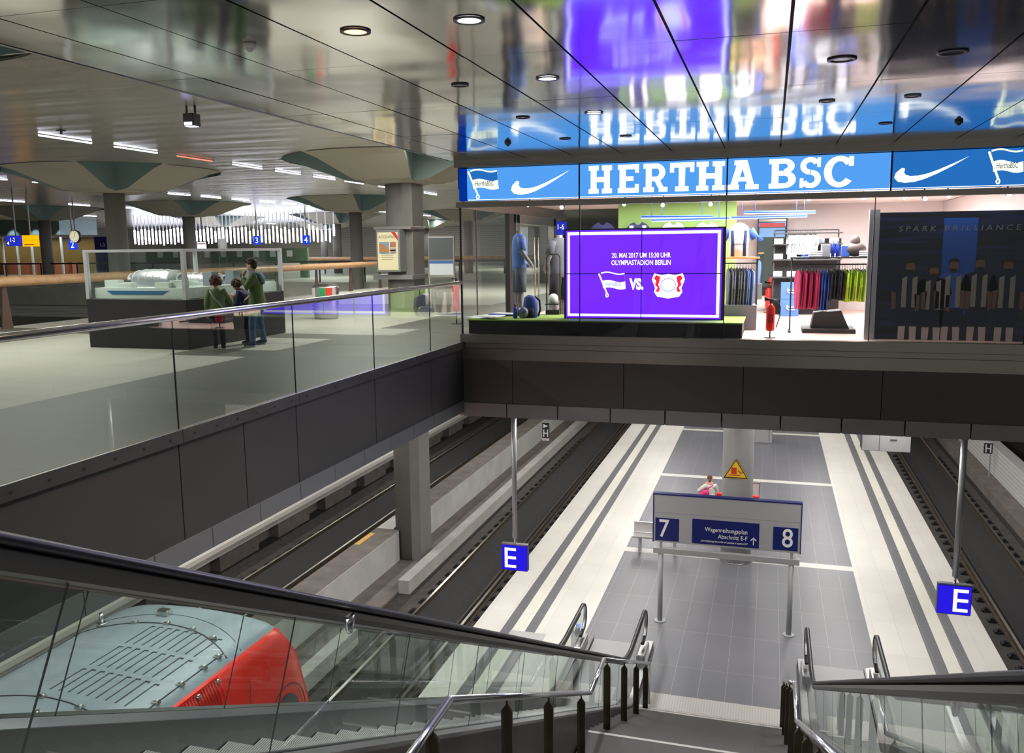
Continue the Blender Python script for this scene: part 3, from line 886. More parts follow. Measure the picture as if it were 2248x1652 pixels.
def rz(x):  # roof height at lateral offset
    x = abs(x)
    for a, b in zip(half[::-1], half[::-1][1:]):
        if a[0] <= x <= b[0]: return a[1] + (b[1] - a[1]) * (x - a[0]) / (b[0] - a[0])
    return -3.46
def roofline(y0, y1, x0, x1, r=0.010, n=16, arc=0.0):
    pts = []
    for k in range(n + 1):
        u = k / n; x = x0 + (x1 - x0) * u
        pts.append((CXL + x, y0 + (y1 - y0) * u - arc * (x / 1.3) ** 2, rz(x) + 0.001))
    return pts
seam = mat('seam_dark', (0.02, 0.025, 0.03), 0.6)
m = MB()
m.loft(roofline(9.65, 9.65, -1.25, 1.25, arc=0.45), 0.012, 6); m.loft(roofline(9.95, 9.95, -1.3, 1.45, arc=0.45), 0.006, 6); m.loft(roofline(7.55, 7.55, -1.25, 1.25, arc=0.35), 0.010, 6)
m.loft([(CXL + 1.17, 7.25, rz(1.17)), (CXL + 1.17, 9.28, rz(1.17))], 0.010, 6); m.loft([(CXL - 1.17, 7.25, rz(1.17)), (CXL - 1.17, 9.28, rz(1.17))], 0.010, 6)
m.build('roof_seams', seam, loco)
mv = MB()
for blk in range(3):
    for k in range(9):
        x = -0.12 + 0.128 * k + 0.0
        x = -0.16 + 0.135 * k
        y0 = 7.72 + blk * 0.64 + 0.02 * k * 0
        z = rz(x)
        mv.box(CXL + x - 0.010, y0, z - 0.004, CXL + x + 0.010, y0 + 0.54, z + 0.003)
        mv.box(CXL + x - 0.010, y0 + 0.52, z - 0.004, CXL + x + 0.055, y0 + 0.545, z + 0.003)
mv.build('roof_louvres', seam, loco)
for x, y in ((1.17, 7.5), (1.17, 7.95), (1.17, 8.4), (1.17, 8.85), (1.17, 9.15), (0.85, 9.5), (0.45, 9.6), (0.0, 9.64), (-0.5, 9.58), (0.9, 7.42), (0.5, 7.48), (-0.1, 7.54), (1.36, 8.45), (1.36, 8.85)):
    z = rz(x)
    MB().box(CXL + x - 0.05, y - 0.03, z, CXL + x + 0.05, y + 0.03, z + 0.025).loft([(CXL + x - 0.03, y, z + 0.02), (CXL + x + 0.05, y, z + 0.045)], 0.014, 8).build('roof_clamp', steel, loco)
for x, y in ((0.35, 7.05), (-1.0, 9.5)):
    z = rz(x); MB().cyl(CXL + x, y, z, z + 0.04, 0.07, 12).cyl(CXL + x, y, z + 0.04, z + 0.18, 0.035, 12, 0.028).build('lifting_lug', steel, loco)
MB().box(CXL - 0.35, 9.85, rz(0.3), CXL - 0.15, 9.98, rz(0.3) + 0.09).build('roof_lamp', steel, loco, 0.02)
ms = MB()
for k in range(14): ms.loft([(CXL + 1.345, 8.14 + k * 0.052, -3.70), (CXL + 1.42, 8.14 + k * 0.052, -3.88), (CXL + 1.462, 8.14 + k * 0.052, -4.15), (CXL + 1.474, 8.14 + k * 0.052, -4.60)], 0.014, 6)
ms.build('side_louvre', mat('louvre_darkred', (0.45, 0.015, 0.01), 0.4), loco)
MB().loft([(CXL + 1.335, 8.06, -3.68), (CXL + 1.335, 8.90, -3.68)], 0.016, 6).loft([(CXL + 1.345, 8.90, -3.70), (CXL + 1.42, 8.90, -3.88), (CXL + 1.468, 8.90, -4.15), (CXL + 1.476, 8.90, -4.6)], 0.014, 6).build('louvre_frame', locored, loco)
pw = AT(630, 1556, 0, CXL + 1.47)
m = MB(); n = 20; pl = []
for k in range(n + 1):
    a = math.pi * k / n; pl.append((pw.y + 0.34 * math.cos(a), pw.z - 0.18 + 0.40 * math.sin(a)))
pl += [(pw.y - 0.34, pw.z - 0.7), (pw.y + 0.34, pw.z - 0.7)]
m.prism(pl, 0, CXL + 1.45, CXL + 1.478); m.build('side_window', mat('dark_window', (0.02, 0.03, 0.035), 0.1), loco)
m = MB(); m.loft([(CXL + 1.475, pw.y + 0.5 * math.cos(math.pi * k / n), pw.z - 0.20 + 0.56 * math.sin(math.pi * k / n)) for k in range(n + 1)], 0.007, 6)
m.loft([(CXL + 1.475, 9.35 + 0.05, -3.95), (CXL + 1.482, 9.40, -7.2)], 0.006, 6)
m.build('side_seams', seam, loco)
MB().box(CXL - 1.3, -6, -7.75, CXL + 1.3, 10.4, -7.3).build('underframe', blackmat, loco)

# ================================================================== PLATFORM FURNITURE
# track sign
ts = thing('platform_sign', 'wide grey and navy track sign for tracks 7 and 8 standing on two poles', 'sign')
YB = 19.4
pg = mat('sign_panel_grey', (0.38, 0.385, 0.39), 0.5)
MB().box(-2.42, YB, -4.33, 0.82, YB + 0.14, -3.91).build('upper_panel', pg, ts)
MB().box(-2.42, YB, -5.04, 0.82, YB + 0.14, -4.335).build('lower_panel', pg, ts)
MB().box(-2.44, YB - 0.01, -5.05, -2.42, YB + 0.15, -3.89).box(0.82, YB - 0.01, -5.05, 0.84, YB + 0.15, -3.89).box(-2.44, YB - 0.01, -3.91, 0.84, YB + 0.15, -3.88).build('frame', navy, ts)
MB().box(-2.42, YB - 0.01, -5.32, 0.82, YB + 0.12, -5.19).build('crossbar', greyp, ts)
for x in (-2.25, 0.65):
    MB().cyl(x, YB + 0.06, ZP, -5.2, 0.058, 16).cyl(x, YB + 0.06, ZP, ZP + 0.02, 0.13, 16).build('pole', greyp, ts)
    MB().box(x - 0.03, YB + 0.02, -5.2, x + 0.03, YB + 0.09, -5.04).build('bracket', greyp, ts)
for a, b, c, d in ((-2.38, -1.84, -5.0, -4.46), (-1.54, -0.06, -5.0, -4.42), (0.24, 0.77, -4.99, -4.46)):
    MB().box(a, YB - 0.006, c, b, YB, d).build('navy_panel', navy, ts)
YT_ = YB - 0.010
text('7', 0.60, whites, ts, (-2.31, YT_, -4.905), bold=0.004, sx=0.85)
text('8', 0.60, whites, ts, (0.42, YT_, -4.905), bold=0.004, sx=0.85)
text('Wagenreihungsplan', 0.142, whites, ts, (-0.31, YT_, -4.69), align='RIGHT', bold=0.0, sx=0.84)
text('Abschnitt E-F', 0.142, whites, ts, (-0.31, YT_, -4.84), align='RIGHT', bold=0.0, sx=0.84)
text('plan indicating the order of coaches in section E-F', 0.062, whites, ts, (-0.31, YT_, -4.94), align='RIGHT', shear=0.25, sx=0.82)
m = MB(); m.box(-0.19, YT_ - 0.003, -4.93, -0.17, YT_, -4.77)
m.prism([(-0.25, -4.82), (-0.18, -4.75), (-0.11, -4.82), (-0.125, -4.835), (-0.18, -4.78), (-0.235, -4.835)], 1, YT_ - 0.003, YT_)
m.build('arrow', whites, ts)
# hanging section signs
blueglow = glow('sign_blue_light', (0.022, 0.012, 0.78), 1.0); whiteglow = glow('sign_white_light', (0.9, 0.92, 1.0), 1.6)
def esign(x, label):
    t = thing('hanging_sign', label, 'sign'); y = 15.9; z0, z1 = -4.68, -4.15
    MB().box(x - 0.27, y, z0, x + 0.27, y + 0.13, z1).build('case', mat('navy_case', (0.01, 0.02, 0.25), 0.35), t)
    MB().box(x - 0.262, y - 0.004, z0 + 0.01, x + 0.262, y, z1 - 0.01).build('lit_face', blueglow, t)
    m = MB(); ox = x - 0.20 if x < 0 else x - 0.02
    ux = ox; yy = y - 0.009
    m.box(ux, yy, -4.62, ux + 0.06, y - 0.004, -4.21)
    for zz in (-4.62, -4.44, -4.265): m.box(ux, yy, zz, ux + 0.235, y - 0.004, zz + 0.055)
    m.build('letter_e', whiteglow, t)
    MB().box(x - 0.27, y + 0.02, z1, x + 0.27, y + 0.11, z1 + 0.02).build('top_bar', steel, t)
    MB().cyl(x, y + 0.06, z1 + 0.02, z1 + 0.14, 0.022, 12).build('stem', steel, t)
    MB().cyl(x, y + 0.06, z1 + 0.14, -1.46, 0.052, 8).build('pole', mat('sign_pole_grey', (0.42, 0.43, 0.44), 0.35, 0.4), t)
    return t
esign(-4.76, 'blue lit letter sign on a long pole above the left platform edge')
esign(3.26, 'blue lit letter sign on a long pole at the right of the platform')
# ceiling-hung grey box under the gallery on the right
t = thing('hanging_display', 'grey train indicator box hanging under the gallery edge above the right of the platform', 'display')
MB().box(2.05, 20.0, -2.75, 3.04, 20.4, -2.36).build('case', mat('display_case_grey', (0.16, 0.16, 0.16), 0.5), t, 0.01); MB().box(2.4, 19.992, -2.74, 2.41, 20.0, -2.37).box(2.62, 19.985, -2.50, 2.76, 20.0, -2.47).build('trim', blackmat, t)
for x in (2.2, 2.9): MB().cyl(x, 20.2, -2.36, -1.46, 0.03, 10).build('hanger', greyp, t)
# H boards
def hboard(x, y, zb, zt, label, arrow):
    t = thing('stop_board', label, 'sign')
    MB().box(x - 0.16, y, zb, x + 0.16, y + 0.03, zt).build('board', blackmat, t)
    hz_ = zb + 0.05 if arrow else zb + 0.04
    if arrow: MB().box(x - 0.16, y - 0.004, zb - 0.12, x + 0.16, y + 0.02, zb).build('plate', mat('pale_pink', (0.7, 0.6, 0.6), 0.5), t)
    h = 0.34
    MB().box(x - 0.11, y - 0.005, hz_, x - 0.06, y, hz_ + h).box(x + 0.06, y - 0.005, hz_, x + 0.11, y, hz_ + h).box(x - 0.06, y - 0.005, hz_ + h / 2 - 0.025, x + 0.06, y, hz_ + h / 2 + 0.025).build('letter_h', whites, t)
    if arrow: MB().prism([(x - 0.11, zt - 0.05), (x + 0.11, zt - 0.14), (x - 0.11, zt - 0.23)], 1, y - 0.005, y).build('arrow', whites, t)
    MB().box(x + 0.08, y + 0.03, -8.0 if not arrow else zb, x + 0.13, y + 0.07, zb if not arrow else -1.46).build('post', greyp, t)
p = AT(1198, 967, 1, 36.0); hboard(p.x, 36.0, p.z + 0.12, p.z + 0.80, 'black board with white letter and arrow beside the median wall', True)
p = AT(2169, 995, 1, 38.0); hboard(p.x, 38.0, p.z, p.z + 0.42, 'small black board with white letter on a post by the right-hand slatted wall', False)
# bench end left of the sign, vending boxes by the column
t = thing('bench', 'steel slatted platform bench partly hidden behind the track sign', 'bench')
MB().box(-3.60, 23.9, -6.56, -2.2, 24.35, -6.52).box(-3.60, 24.3, -6.5, -2.2, 24.36, -6.2).build('seat', steel, t)
for x in (-3.4, -2.4): MB().box(x - 0.03, 24.0, ZP, x + 0.03, 24.3, -6.56).build('leg', greyp, t)
for px, py, lb in ((1580, 1090, 'red ticket validator left of the platform column'), (1658, 1096, 'red ticket validator right of the platform column')):
    p = AT(px, py, 1, 25.6); t = thing('ticket_validator', lb, 'ticket machine')
    MB().box(p.x - 0.10, 25.6, p.z - 0.1, p.x + 0.10, 25.75, p.z + 0.1).build('case', redp, t, 0.015); MB().cyl(p.x, 25.7, ZP, p.z - 0.1, 0.04, 12).build('post', greyp, t)
p = AT(1658, 1080, 1, 26.4); t = thing('timetable_case', 'small glazed notice case behind the right of the platform column', 'notice case')
MB().box(p.x - 0.13, 26.4, p.z - 0.35, p.x + 0.13, 26.46, p.z + 0.30).build('frame', steel, t); MB().box(p.x - 0.10, 26.39, p.z - 0.30, p.x + 0.10, 26.40, p.z + 0.26).build('notice', mat('notice_paper', (0.6, 0.5, 0.5), 0.6), t); MB().cyl(p.x, 26.45, ZP, p.z - 0.3, 0.03, 10).build('post', greyp, t)
t = thing('service_cabinet', 'grey cabinet standing behind the platform column under the gallery edge', 'cabinet')
MB().box(-0.45, 39.3, ZP, 0.30, 40.2, -5.6).build('body', greyp, t, 0.02); MB().box(0.16, 39.285, -6.9, 0.175, 39.3, -5.7).build('door_edge', darksteel, t)

# ================================================================== LOW CEILING FITTINGS
ringm = mat('downlight_ring', (0.12, 0.12, 0.12), 0.4, 0.6)
dl = {1: ('lit white round downlight in the mirror ceiling', glow('downlight_white', (0.85, 0.88, 1.0), 9)), 2: ('lit warm orange round downlight in the mirror ceiling', glow('downlight_warm', (1.0, 0.62, 0.28), 3))}
offl = mat('downlight_off', (0.5, 0.5, 0.5), 0.2, 0.9)
names = {0: 'lit white downlight nearest the top edge of the photo, left of the blue reflection', 1: 'lit white downlight, middle of the row of three running to the shop', 2: 'lit white downlight, furthest of the row of three nearest the big white sign lettering',
         3: 'lit orange downlight in the mirror ceiling', 4: 'unlit large round downlight right of centre in the mirror ceiling', 5: 'dark open downlight at the upper right of the mirror ceiling', 6: 'unlit downlight above the letters reflected in the ceiling',
         7: 'unlit small downlight in front of the right-hand hooked emblem', 8: 'unlit downlight furthest left in the mirror ceiling', 9: 'unlit downlight left of the reflected blue strip', 10: 'unlit downlight close to the sign in the middle', 11: 'unlit downlight close to the sign above the left hooked emblem', 12: 'unlit downlight close to the sign at the right'}
for i, (x, y, k) in enumerate(DOWN):
    t = thing('downlight', names[i], 'lamp', group='round downlights in the low ceiling')
    n = 28; r0, r1 = (0.085, 0.115) if k in (1, 2) else (0.09, 0.125)
    if i in (7, 8, 9, 12, 6, 10, 11): r0, r1 = 0.06, 0.09
    vs = []; 
    for q in range(n):
        a = 2 * math.pi * q / n
        for rr_, zz in ((r1, CZ - 0.004), (r1, CZ - 0.012), (r0, CZ - 0.012), (r0, CZ - 0.004)): vs.append((x + rr_ * math.cos(a), y + rr_ * math.sin(a), zz))
    fs = []
    for q in range(n):
        q2 = (q + 1) % n
        for s_ in range(4): s2 = (s_ + 1) % 4; fs.append((4 * q + s_, 4 * q2 + s_, 4 * q2 + s2, 4 * q + s2))
    MB().add(vs, fs, True).build('ring', ringm, t)
    lm = dl[k][1] if k in (1, 2) else (blackmat if k == 3 else offl)
    MB().add([(x + r0 * math.cos(2 * math.pi * q / n), y + r0 * math.sin(2 * math.pi * q / n), CZ - 0.006) for q in range(n)], [tuple(range(n))[::-1]]).build('lens', lm, t)
for (x, y, lb) in ((2.34, 13.08, 'round smoke detector near the right hooked emblem'), (-3.95, 13.09, 'round smoke detector near the left hooked emblem'), (-3.99, 6.21, 'pale smoke detector at the upper left of the mirror ceiling')):
    t = thing('smoke_detector', lb, 'detector')
    MB().cyl(x, y, CZ - 0.035, CZ - 0.003, 0.05, 20, 0.055).build('base', whitem if x < -3.96 else darksteel, t); MB().ell((x, y, CZ - 0.04), (0.03, 0.03, 0.025), 12, 8).build('sensor', whitem if x < -3.96 else darksteel, t)

# ================================================================== HALL LIGHTS
tube = glow('tube_light', (0.80, 0.84, 1.0), 11); tubew = glow('tube_light_warm', (1.0, 0.85, 0.65), 2.5); tubered = glow('tube_light_red', (1.0, 0.25, 0.15), 1.6)
L0 = None; HLrows = {-15.85: [k for k in range(7, 40)], -26.45: [k for k in range(10, 42)], -37.0: [k for k in range(14, 42)], -47.5: list(range(18, 42)), -4.6: [k for k in range(19, 42)]}
def hall_light(x, y, m, label, grp):
    t = thing('strip_light', label, 'lamp', (x, y, HZ), 0, grp)
    MB().box(-0.024, -0.78, -0.045, 0.024, 0.78, -0.02).build('tube', m, t)
    MB().box(-0.045, -0.82, -0.02, 0.045, 0.82, 0.01).build('housing', greyp, t)
    return t
LY = {-15.85: [2.4, 7.5, 13.2, 16.85, 19.2, 21.6, 24.2, 26.6, 29.1, 31.5, 34.5, 37, 39.5, 44.5, 47, 49.5, 55, 58, 61, 66],
      -26.45: [19.5, 24.4, 27.1, 34.7, 37.1, 39.6, 42.1, 44.3, 47.2, 51, 54, 57, 61, 65, 69],
      -37.1: [29.5, 35.5, 40.0, 44, 47.5, 51, 55, 59, 63, 68, 73], -47.5: [40, 46, 52, 58, 64, 70, 76],
      -5.2: [45, 48.5, 52, 56, 60], -8.5: [50, 54, 58, 62]}
for x, l in LY.items():
    for i, y in enumerate(l):
        near = x == -15.85 and i in (3, 2)
        hall_light(x, y if x != -15.85 or i > 20 else y, tubered if (x == -15.85 and abs(y - 21.6) < 0.1) else tube,
                   'red glowing strip light between the lit white ones in the nearest ceiling row' if (x == -15.85 and abs(y - 21.6) < 0.1) else 'white strip light in the rows on the ceiling of the far hall', 'white strip lights on the hall ceiling' if not (x == -15.85 and abs(y - 21.6) < 0.1) else None)
# hanging bright light tubes
random.seed(11)
tg = glow('hanging_tube_light', (0.82, 0.84, 1.0), 8)
h0 = None
for i in range(27):
    for j in range(11):
        y = 56 + j * 2.2; x = (-54.5 + i * 0.76 + (j % 2) * 0.38) * (y / 65.0)
        if abs(x + 31.5) < 1.2 and abs(y - 59.4) < 1.5: continue
        if abs(x + 42) < 1.2 and abs(y - 60) < 1.5: continue
        px = 1124 + F_PX * 0
        if h0 is None:
            hm_ = MB().cyl(0, 0, -1.55, -0.75, 0.075, 6); hm_.m = 1; hm_.cyl(0, 0, -0.75, 0.4, 0.045, 6)
            h0 = hm_.build('hanging_light_tube', [tg, glow('cord_streak_glow', (0.8, 0.82, 1.0), 0.7)]); o = h0  # cord made to glow faintly, standing in for streaks of reflected light
        else:
            o = h0.copy(); COL.objects.link(o)
        o.location = (x, y, HZ - 0.08 - random.uniform(0, 0.35))
        tag(o, 'glowing white tube of the bright light cluster hanging in the far hall', 'lamp', 'hanging white light tubes in the far hall')
# spotlight fixed to the hall ceiling edge
p = AT(420, 262, 1, 14.0)
t = thing('spotlight', 'black box spotlight with a blue-white beam on the hall ceiling', 'lamp')
MB().box(p.x - 0.11, 13.9, p.z - 0.12, p.x + 0.11, 14.12, p.z + 0.10).build('housing', blackmat, t, 0.01)
MB().box(p.x - 0.085, 13.93, p.z - 0.128, p.x + 0.085, 14.09, p.z - 0.121).box(p.x - 0.08, 13.893, p.z - 0.11, p.x + 0.08, 13.9, p.z - 0.06).build('lens', glow('spot_lens', (0.45, 0.5, 1.0), 10), t)
MB().box(p.x - 0.10, 13.98, p.z + 0.10, p.x - 0.08, 14.02, HZ).box(p.x + 0.08, 13.98, p.z + 0.10, p.x + 0.10, 14.02, HZ).build('yoke', blackmat, t)
p = AT(134, 288, 2, HZ - 0.04)
t = thing('sprinkler', 'small dark sprinkler head on the hall ceiling left of the nearest strip light', 'sprinkler')
MB().cyl(p.x, p.y, HZ - 0.10, HZ, 0.03, 10).cyl(p.x, p.y, HZ - 0.03, HZ - 0.02, 0.10, 14).build('head', darksteel, t)

# ================================================================== SHOP FRONT
# --- lit sign
sb = glow('sign_sky_blue', (0.09, 0.36, 0.92), 1.0); sbd = glow('sign_mid_blue', (0.02, 0.16, 0.52), 1.0); wl = glow('sign_letter_white', (0.95, 1.0, 0.95), 1.7)
cream = glow('sign_letter_cream', (0.85, 0.95, 0.75), 1.3)
inkb = mat('sign_ink', (0.01, 0.02, 0.05), 0.5)
sg = thing('shop_sign', 'long backlit blue shop sign with large white slab lettering above the shop windows', 'sign')
SYF = YS - 0.02
for a, b, m in ((XL + 0.16, -3.33, sb), (-3.31, -0.77, sb), (-0.75, 1.80, sb), (1.83, 4.4, sbd), (4.42, SX1, sbd)):
    MB().box(a, SYF, 2.625, b, SYF + 0.12, 3.205).build('lit_panel', m, sg)
MB().box(XL, SYF, 2.625, XL + 0.15, SYF + 0.12, 3.205).build('dark_blue_end', glow('sign_deep_blue', (0.0, 0.03, 0.30), 1.0), sg)
m = MB()
for x in (-3.32, -0.76, 1.815, 4.41): MB().box(x - 0.012, SYF - 0.02, 2.60, x + 0.012, SYF, 3.23).build('panel_divider', blackmat, sg)
def gl_rect(m, f, x0, y0, x1, y1): m.prism([f(x0, y0), f(x1, y0), f(x1, y1), f(x0, y1)], 1, FY - 0.006, FY)
def gl_poly(m, f, ps): m.prism([f(*p) for p in ps], 1, FY - 0.006, FY)
def gl_arc(m, f, cx, cy, rx, ry, a0, a1, tx, ty, n=18):
    for k in range(n):
        u, v = R_(a0 + (a1 - a0) * k / n), R_(a0 + (a1 - a0) * (k + 1) / n)
        gl_poly(m, f, [(cx + rx * math.cos(u), cy + ry * math.sin(u)), (cx + rx * math.cos(v), cy + ry * math.sin(v)), (cx + (rx - tx) * math.cos(v), cy + (ry - ty) * math.sin(v)), (cx + (rx - tx) * math.cos(u), cy + (ry - ty) * math.sin(u))])
FY = SYF - 0.002
def glyph(ch, x0, x1, z0, z1):
    m = MB(); f = lambda u, v: (x0 + u * (x1 - x0), z0 + v * (z1 - z0))
    r = lambda *a: gl_rect(m, f, *a); s_ = 0.17
    if ch == 'H':
        for a in (0, 0.57): r(a, 0, a + 0.43, s_); r(a, 1 - s_, a + 0.43, 1); r(a + 0.09, 0, a + 0.34, 1)
        r(0.3, 0.41, 0.7, 0.59)
    if ch == 'E': r(0.08, 0, 0.38, 1); r(0, 0, 1, s_); r(0, 1 - s_, 1, 1); r(0.82, 0, 1, 0.30); r(0.82, 0.70, 1, 1); r(0.3, 0.42, 0.74, 0.58)
    if ch == 'R': r(0, 0, 0.44, s_); r(0, 1 - s_, 0.55, 1); r(0.1, 0, 0.34, 1); r(0.3, 0.38, 0.55, 0.54); gl_arc(m, f, 0.52, 0.69, 0.38, 0.31, -90, 90, 0.24, 0.16); gl_poly(m, f, [(0.45, 0.42), (0.68, 0.42), (0.86, 0.13), (0.62, 0.13)]); r(0.64, 0, 1, s_)
    if ch == 'T': r(0.37, 0, 0.63, 1); r(0.22, 0, 0.78, s_); r(0, 1 - s_, 1, 1); r(0, 0.66, 0.17, 1); r(0.83, 0.66, 1, 1)
    if ch == 'A': gl_poly(m, f, [(0.12, 0.08), (0.33, 0.08), (0.58, 1), (0.36, 1)]); gl_poly(m, f, [(0.88, 0.08), (0.67, 0.08), (0.42, 1), (0.64, 1)]); r(0, 0, 0.40, s_); r(0.60, 0, 1, s_); r(0.28, 0.28, 0.72, 0.42); r(0.25, 1 - s_, 0.6, 1)
    if ch == 'B': r(0, 0, 0.6, s_); r(0, 1 - s_, 0.6, 1); r(0.1, 0, 0.36, 1); r(0.3, 0.43, 0.6, 0.59); gl_arc(m, f, 0.56, 0.745, 0.38, 0.255, -90, 90, 0.25, 0.16); gl_arc(m, f, 0.56, 0.295, 0.44, 0.295, -90, 90, 0.27, 0.16)
    if ch == 'S': gl_arc(m, f, 0.48, 0.73, 0.44, 0.29, 20, 270, 0.26, 0.165); gl_arc(m, f, 0.52, 0.285, 0.46, 0.305, -160, 90, 0.27, 0.165); r(0.80, 0.68, 0.95, 1); r(0.04, 0, 0.2, 0.32)
    if ch == 'C': gl_arc(m, f, 0.52, 0.5, 0.52, 0.52, 38, 322, 0.26, 0.17, 28); r(0.82, 0.68, 0.98, 1.0)
    return m.build('letter', wl, sg)
zt = AT(1310, 364, 1, YS).z; zb = AT(1310, 425, 1, YS).z
for ch, a, b in (('H', 1293, 1344), ('E', 1357, 1403), ('R', 1413, 1466), ('T', 1471, 1524), ('H', 1529, 1591), ('A', 1594, 1666), ('B', 1688, 1747), ('S', 1754, 1803), ('C', 1808, 1874)):
    glyph(ch, AT(a, 390, 1, YS).x, AT(b, 390, 1, YS).x, zb, zt)
def swoosh(x0, x1, z0, z1, m, parent, y, name='hooked_emblem'):
    lo = [(0.10, 0.62), (0.02, 0.42), (0.0, 0.22), (0.05, 0.06), (0.15, 0.0), (0.28, 0.03), (0.42, 0.14), (0.6, 0.36), (0.8, 0.66), (1.0, 1.0)]
    up = [(0.8, 0.74), (0.6, 0.50), (0.45, 0.35), (0.33, 0.28), (0.22, 0.27), (0.155, 0.33), (0.13, 0.44), (0.145, 0.58)]
    pts = [(x0 + u * (x1 - x0), z0 + v * (z1 - z0)) for u, v in lo + up]
    mm = MB(); n = len(pts)
    # strip triangulation between the lower and upper outline
    lo_ = lo[::1]; 
    mm.prism(pts, 1, y - 0.006, y)
    return mm.build(name, m, parent)
a, b = AT(1123, 428, 1, YS), AT(1250, 374, 1, YS); swoosh(a.x, b.x, a.z, b.z, wl, sg, FY)
a, b = AT(1962, 402, 1, YS), AT(2127, 343, 1, YS); swoosh(a.x, b.x, a.z, b.z, wl, sg, FY)
def flag(x0, x1, z0, z1, y, parent, top, bot, line, ink, words=True, name='flag_emblem'):
    w, h = x1 - x0, z1 - z0
    def wave(u): return 0.045 * math.sin(u * 6.0) * h
    def strip(v0, v1, m, nm, off, e=0.0):
        mb = MB(); n = 10; A = []; B = []
        for k in range(n + 1):
            u = k / n; sh = 0.18 * (1 - v0) 
            A.append((x0 + w * (0.10 + 0.88 * u * 1.0 + 0.14 * (1 - v0) * (1 - 0.4 * u)) , z0 + h * v0 + wave(u)))
            B.append((x0 + w * (0.10 + 0.88 * u * 1.0 + 0.14 * (1 - v1) * (1 - 0.4 * u)) , z0 + h * v1 + wave(u)))
        for k in range(n): mb.prism([A[k], A[k + 1], B[k + 1], B[k]], 1, y - off - 0.002, y - off)
        mb.build(nm, m, parent)
    strip(0.36, 1.0, line, name + '_border', 0.000)
    strip(0.66, 0.95, top, name + '_upper', 0.003)
    strip(0.41, 0.645, bot, name + '_lower', 0.003)
    mb = MB(); mb.loft([(x0 + 0.03 * w, y - 0.006, z1 - 0.02), (x0 + 0.34 * w, y - 0.006, z0 + 0.15 * h)], 0.016 * h / 0.5, 6)
    mb.loft([(x0 + 0.34 * w + 0.05 * w * math.cos(q / 6 * 6.28), y - 0.006, z0 + 0.08 * h + 0.07 * h * math.sin(q / 6 * 6.28)) for q in range(7)], 0.012 * h / 0.5, 6)
    mb.build(name + '_pole', line, parent)
    if words: text('HerthaBSC', 0.24 * h, ink, parent, (x0 + 0.26 * w, y - 0.010, z0 + 0.46 * h), sx=0.56 * w / h, ext=0.001)
for x_a, x_b, z_a, z_b in ((1028, 1093, 438, 372), (2163, 2247, 405, 327)):
    A = AT(x_a, z_a, 1, YS); B = AT(x_b, z_b, 1, YS)
    flag(A.x, B.x, A.z, B.z, FY, sg, sbd, cream, cream, inkb)
MB().box(XL + 0.18, FY - 0.003, 2.632, 4.4, FY, 2.642).build('lower_lit_edge', wl, sg)

# --- front glazing
gx = [XL + 0.02, -3.32, -0.76, 1.60, 3.9, SX1]
fg = thing('shop_window', 'tall frameless glass shop windows under the blue sign', 'shop window')
for a, b in zip(gx, gx[1:]): MB().box(a + 0.004, YS + 0.02, 0.14, b - 0.004, YS + 0.032, 2.50).build('glass_pane', glassthin, fg)
m = MB()
for x in gx[1:-1]: m.box(x - 0.007, YS + 0.012, 0.14, x + 0.007, YS + 0.04, 2.5)
m.build('pane_joint', blackmat, fg)
wg = thing('shop_side_window', 'glass side window at the left corner of the shop', 'shop window')
MB().box(XL + 0.002, YS + 0.04, 0.14, XL + 0.014, 18.35, 2.50).build('glass_pane', glassthin, wg)
MB().box(XL - 0.012, YS + 0.0, 0.0, XL + 0.02, YS + 0.03, 2.5).build('corner_post', blackmat, wg)
MB().box(XL - 0.01, YS + 0.9, 0.0, XL + 0.012, YS + 0.925, 2.5).build('mullion', blackmat, wg)
MB().box(XL - 0.02, YS + 0.2, -0.0, XL + 0.03, 18.4, 0.14).box(XL - 0.03, YS + 0.2, 2.5, XL + 0.03, 24, 2.66).build('rail', sill, wg)
struct(MB().box(XL - 0.05, YS + 0.2, 2.66, XL - 0.02, 24, CZ + 1.1).build('wall_shop_west_top', sill))
# black pier and portal door frame in the side wall
struct(MB().box(XL - 0.05, 18.4, 0, XL + 0.06, 18.75, 2.5).build('wall_pier', blackmat))
df = thing('door_portal', 'brushed steel door frame in the left side wall behind the headless figure in blue', 'door')
m = MB(); m.box(XL - 0.05, 18.85, 0, XL + 0.10, 19.1, 2.5).box(XL - 0.05, 22.3, 0, XL + 0.10, 22.6, 2.5).box(XL - 0.05, 18.85, 2.3, XL + 0.10, 22.6, 2.5)
m.build('frame', steel, df, 0.01)
lf = [MB().box(XL + 0.02, 19.1, 0.0, XL + 0.03, 20.65, 2.3).build('door_leaf', glassthin, df), MB().box(XL + 0.02, 20.7, 0.0, XL + 0.03, 22.3, 2.3).build('door_leaf', glassthin, df)]
for y in (20.5, 20.85): MB().loft([(XL + 0.07, y, 0.5), (XL + 0.07, y, 2.0)], 0.015, 10).build('pull_handle', steel, lf[0 if y < 20.6 else 1])

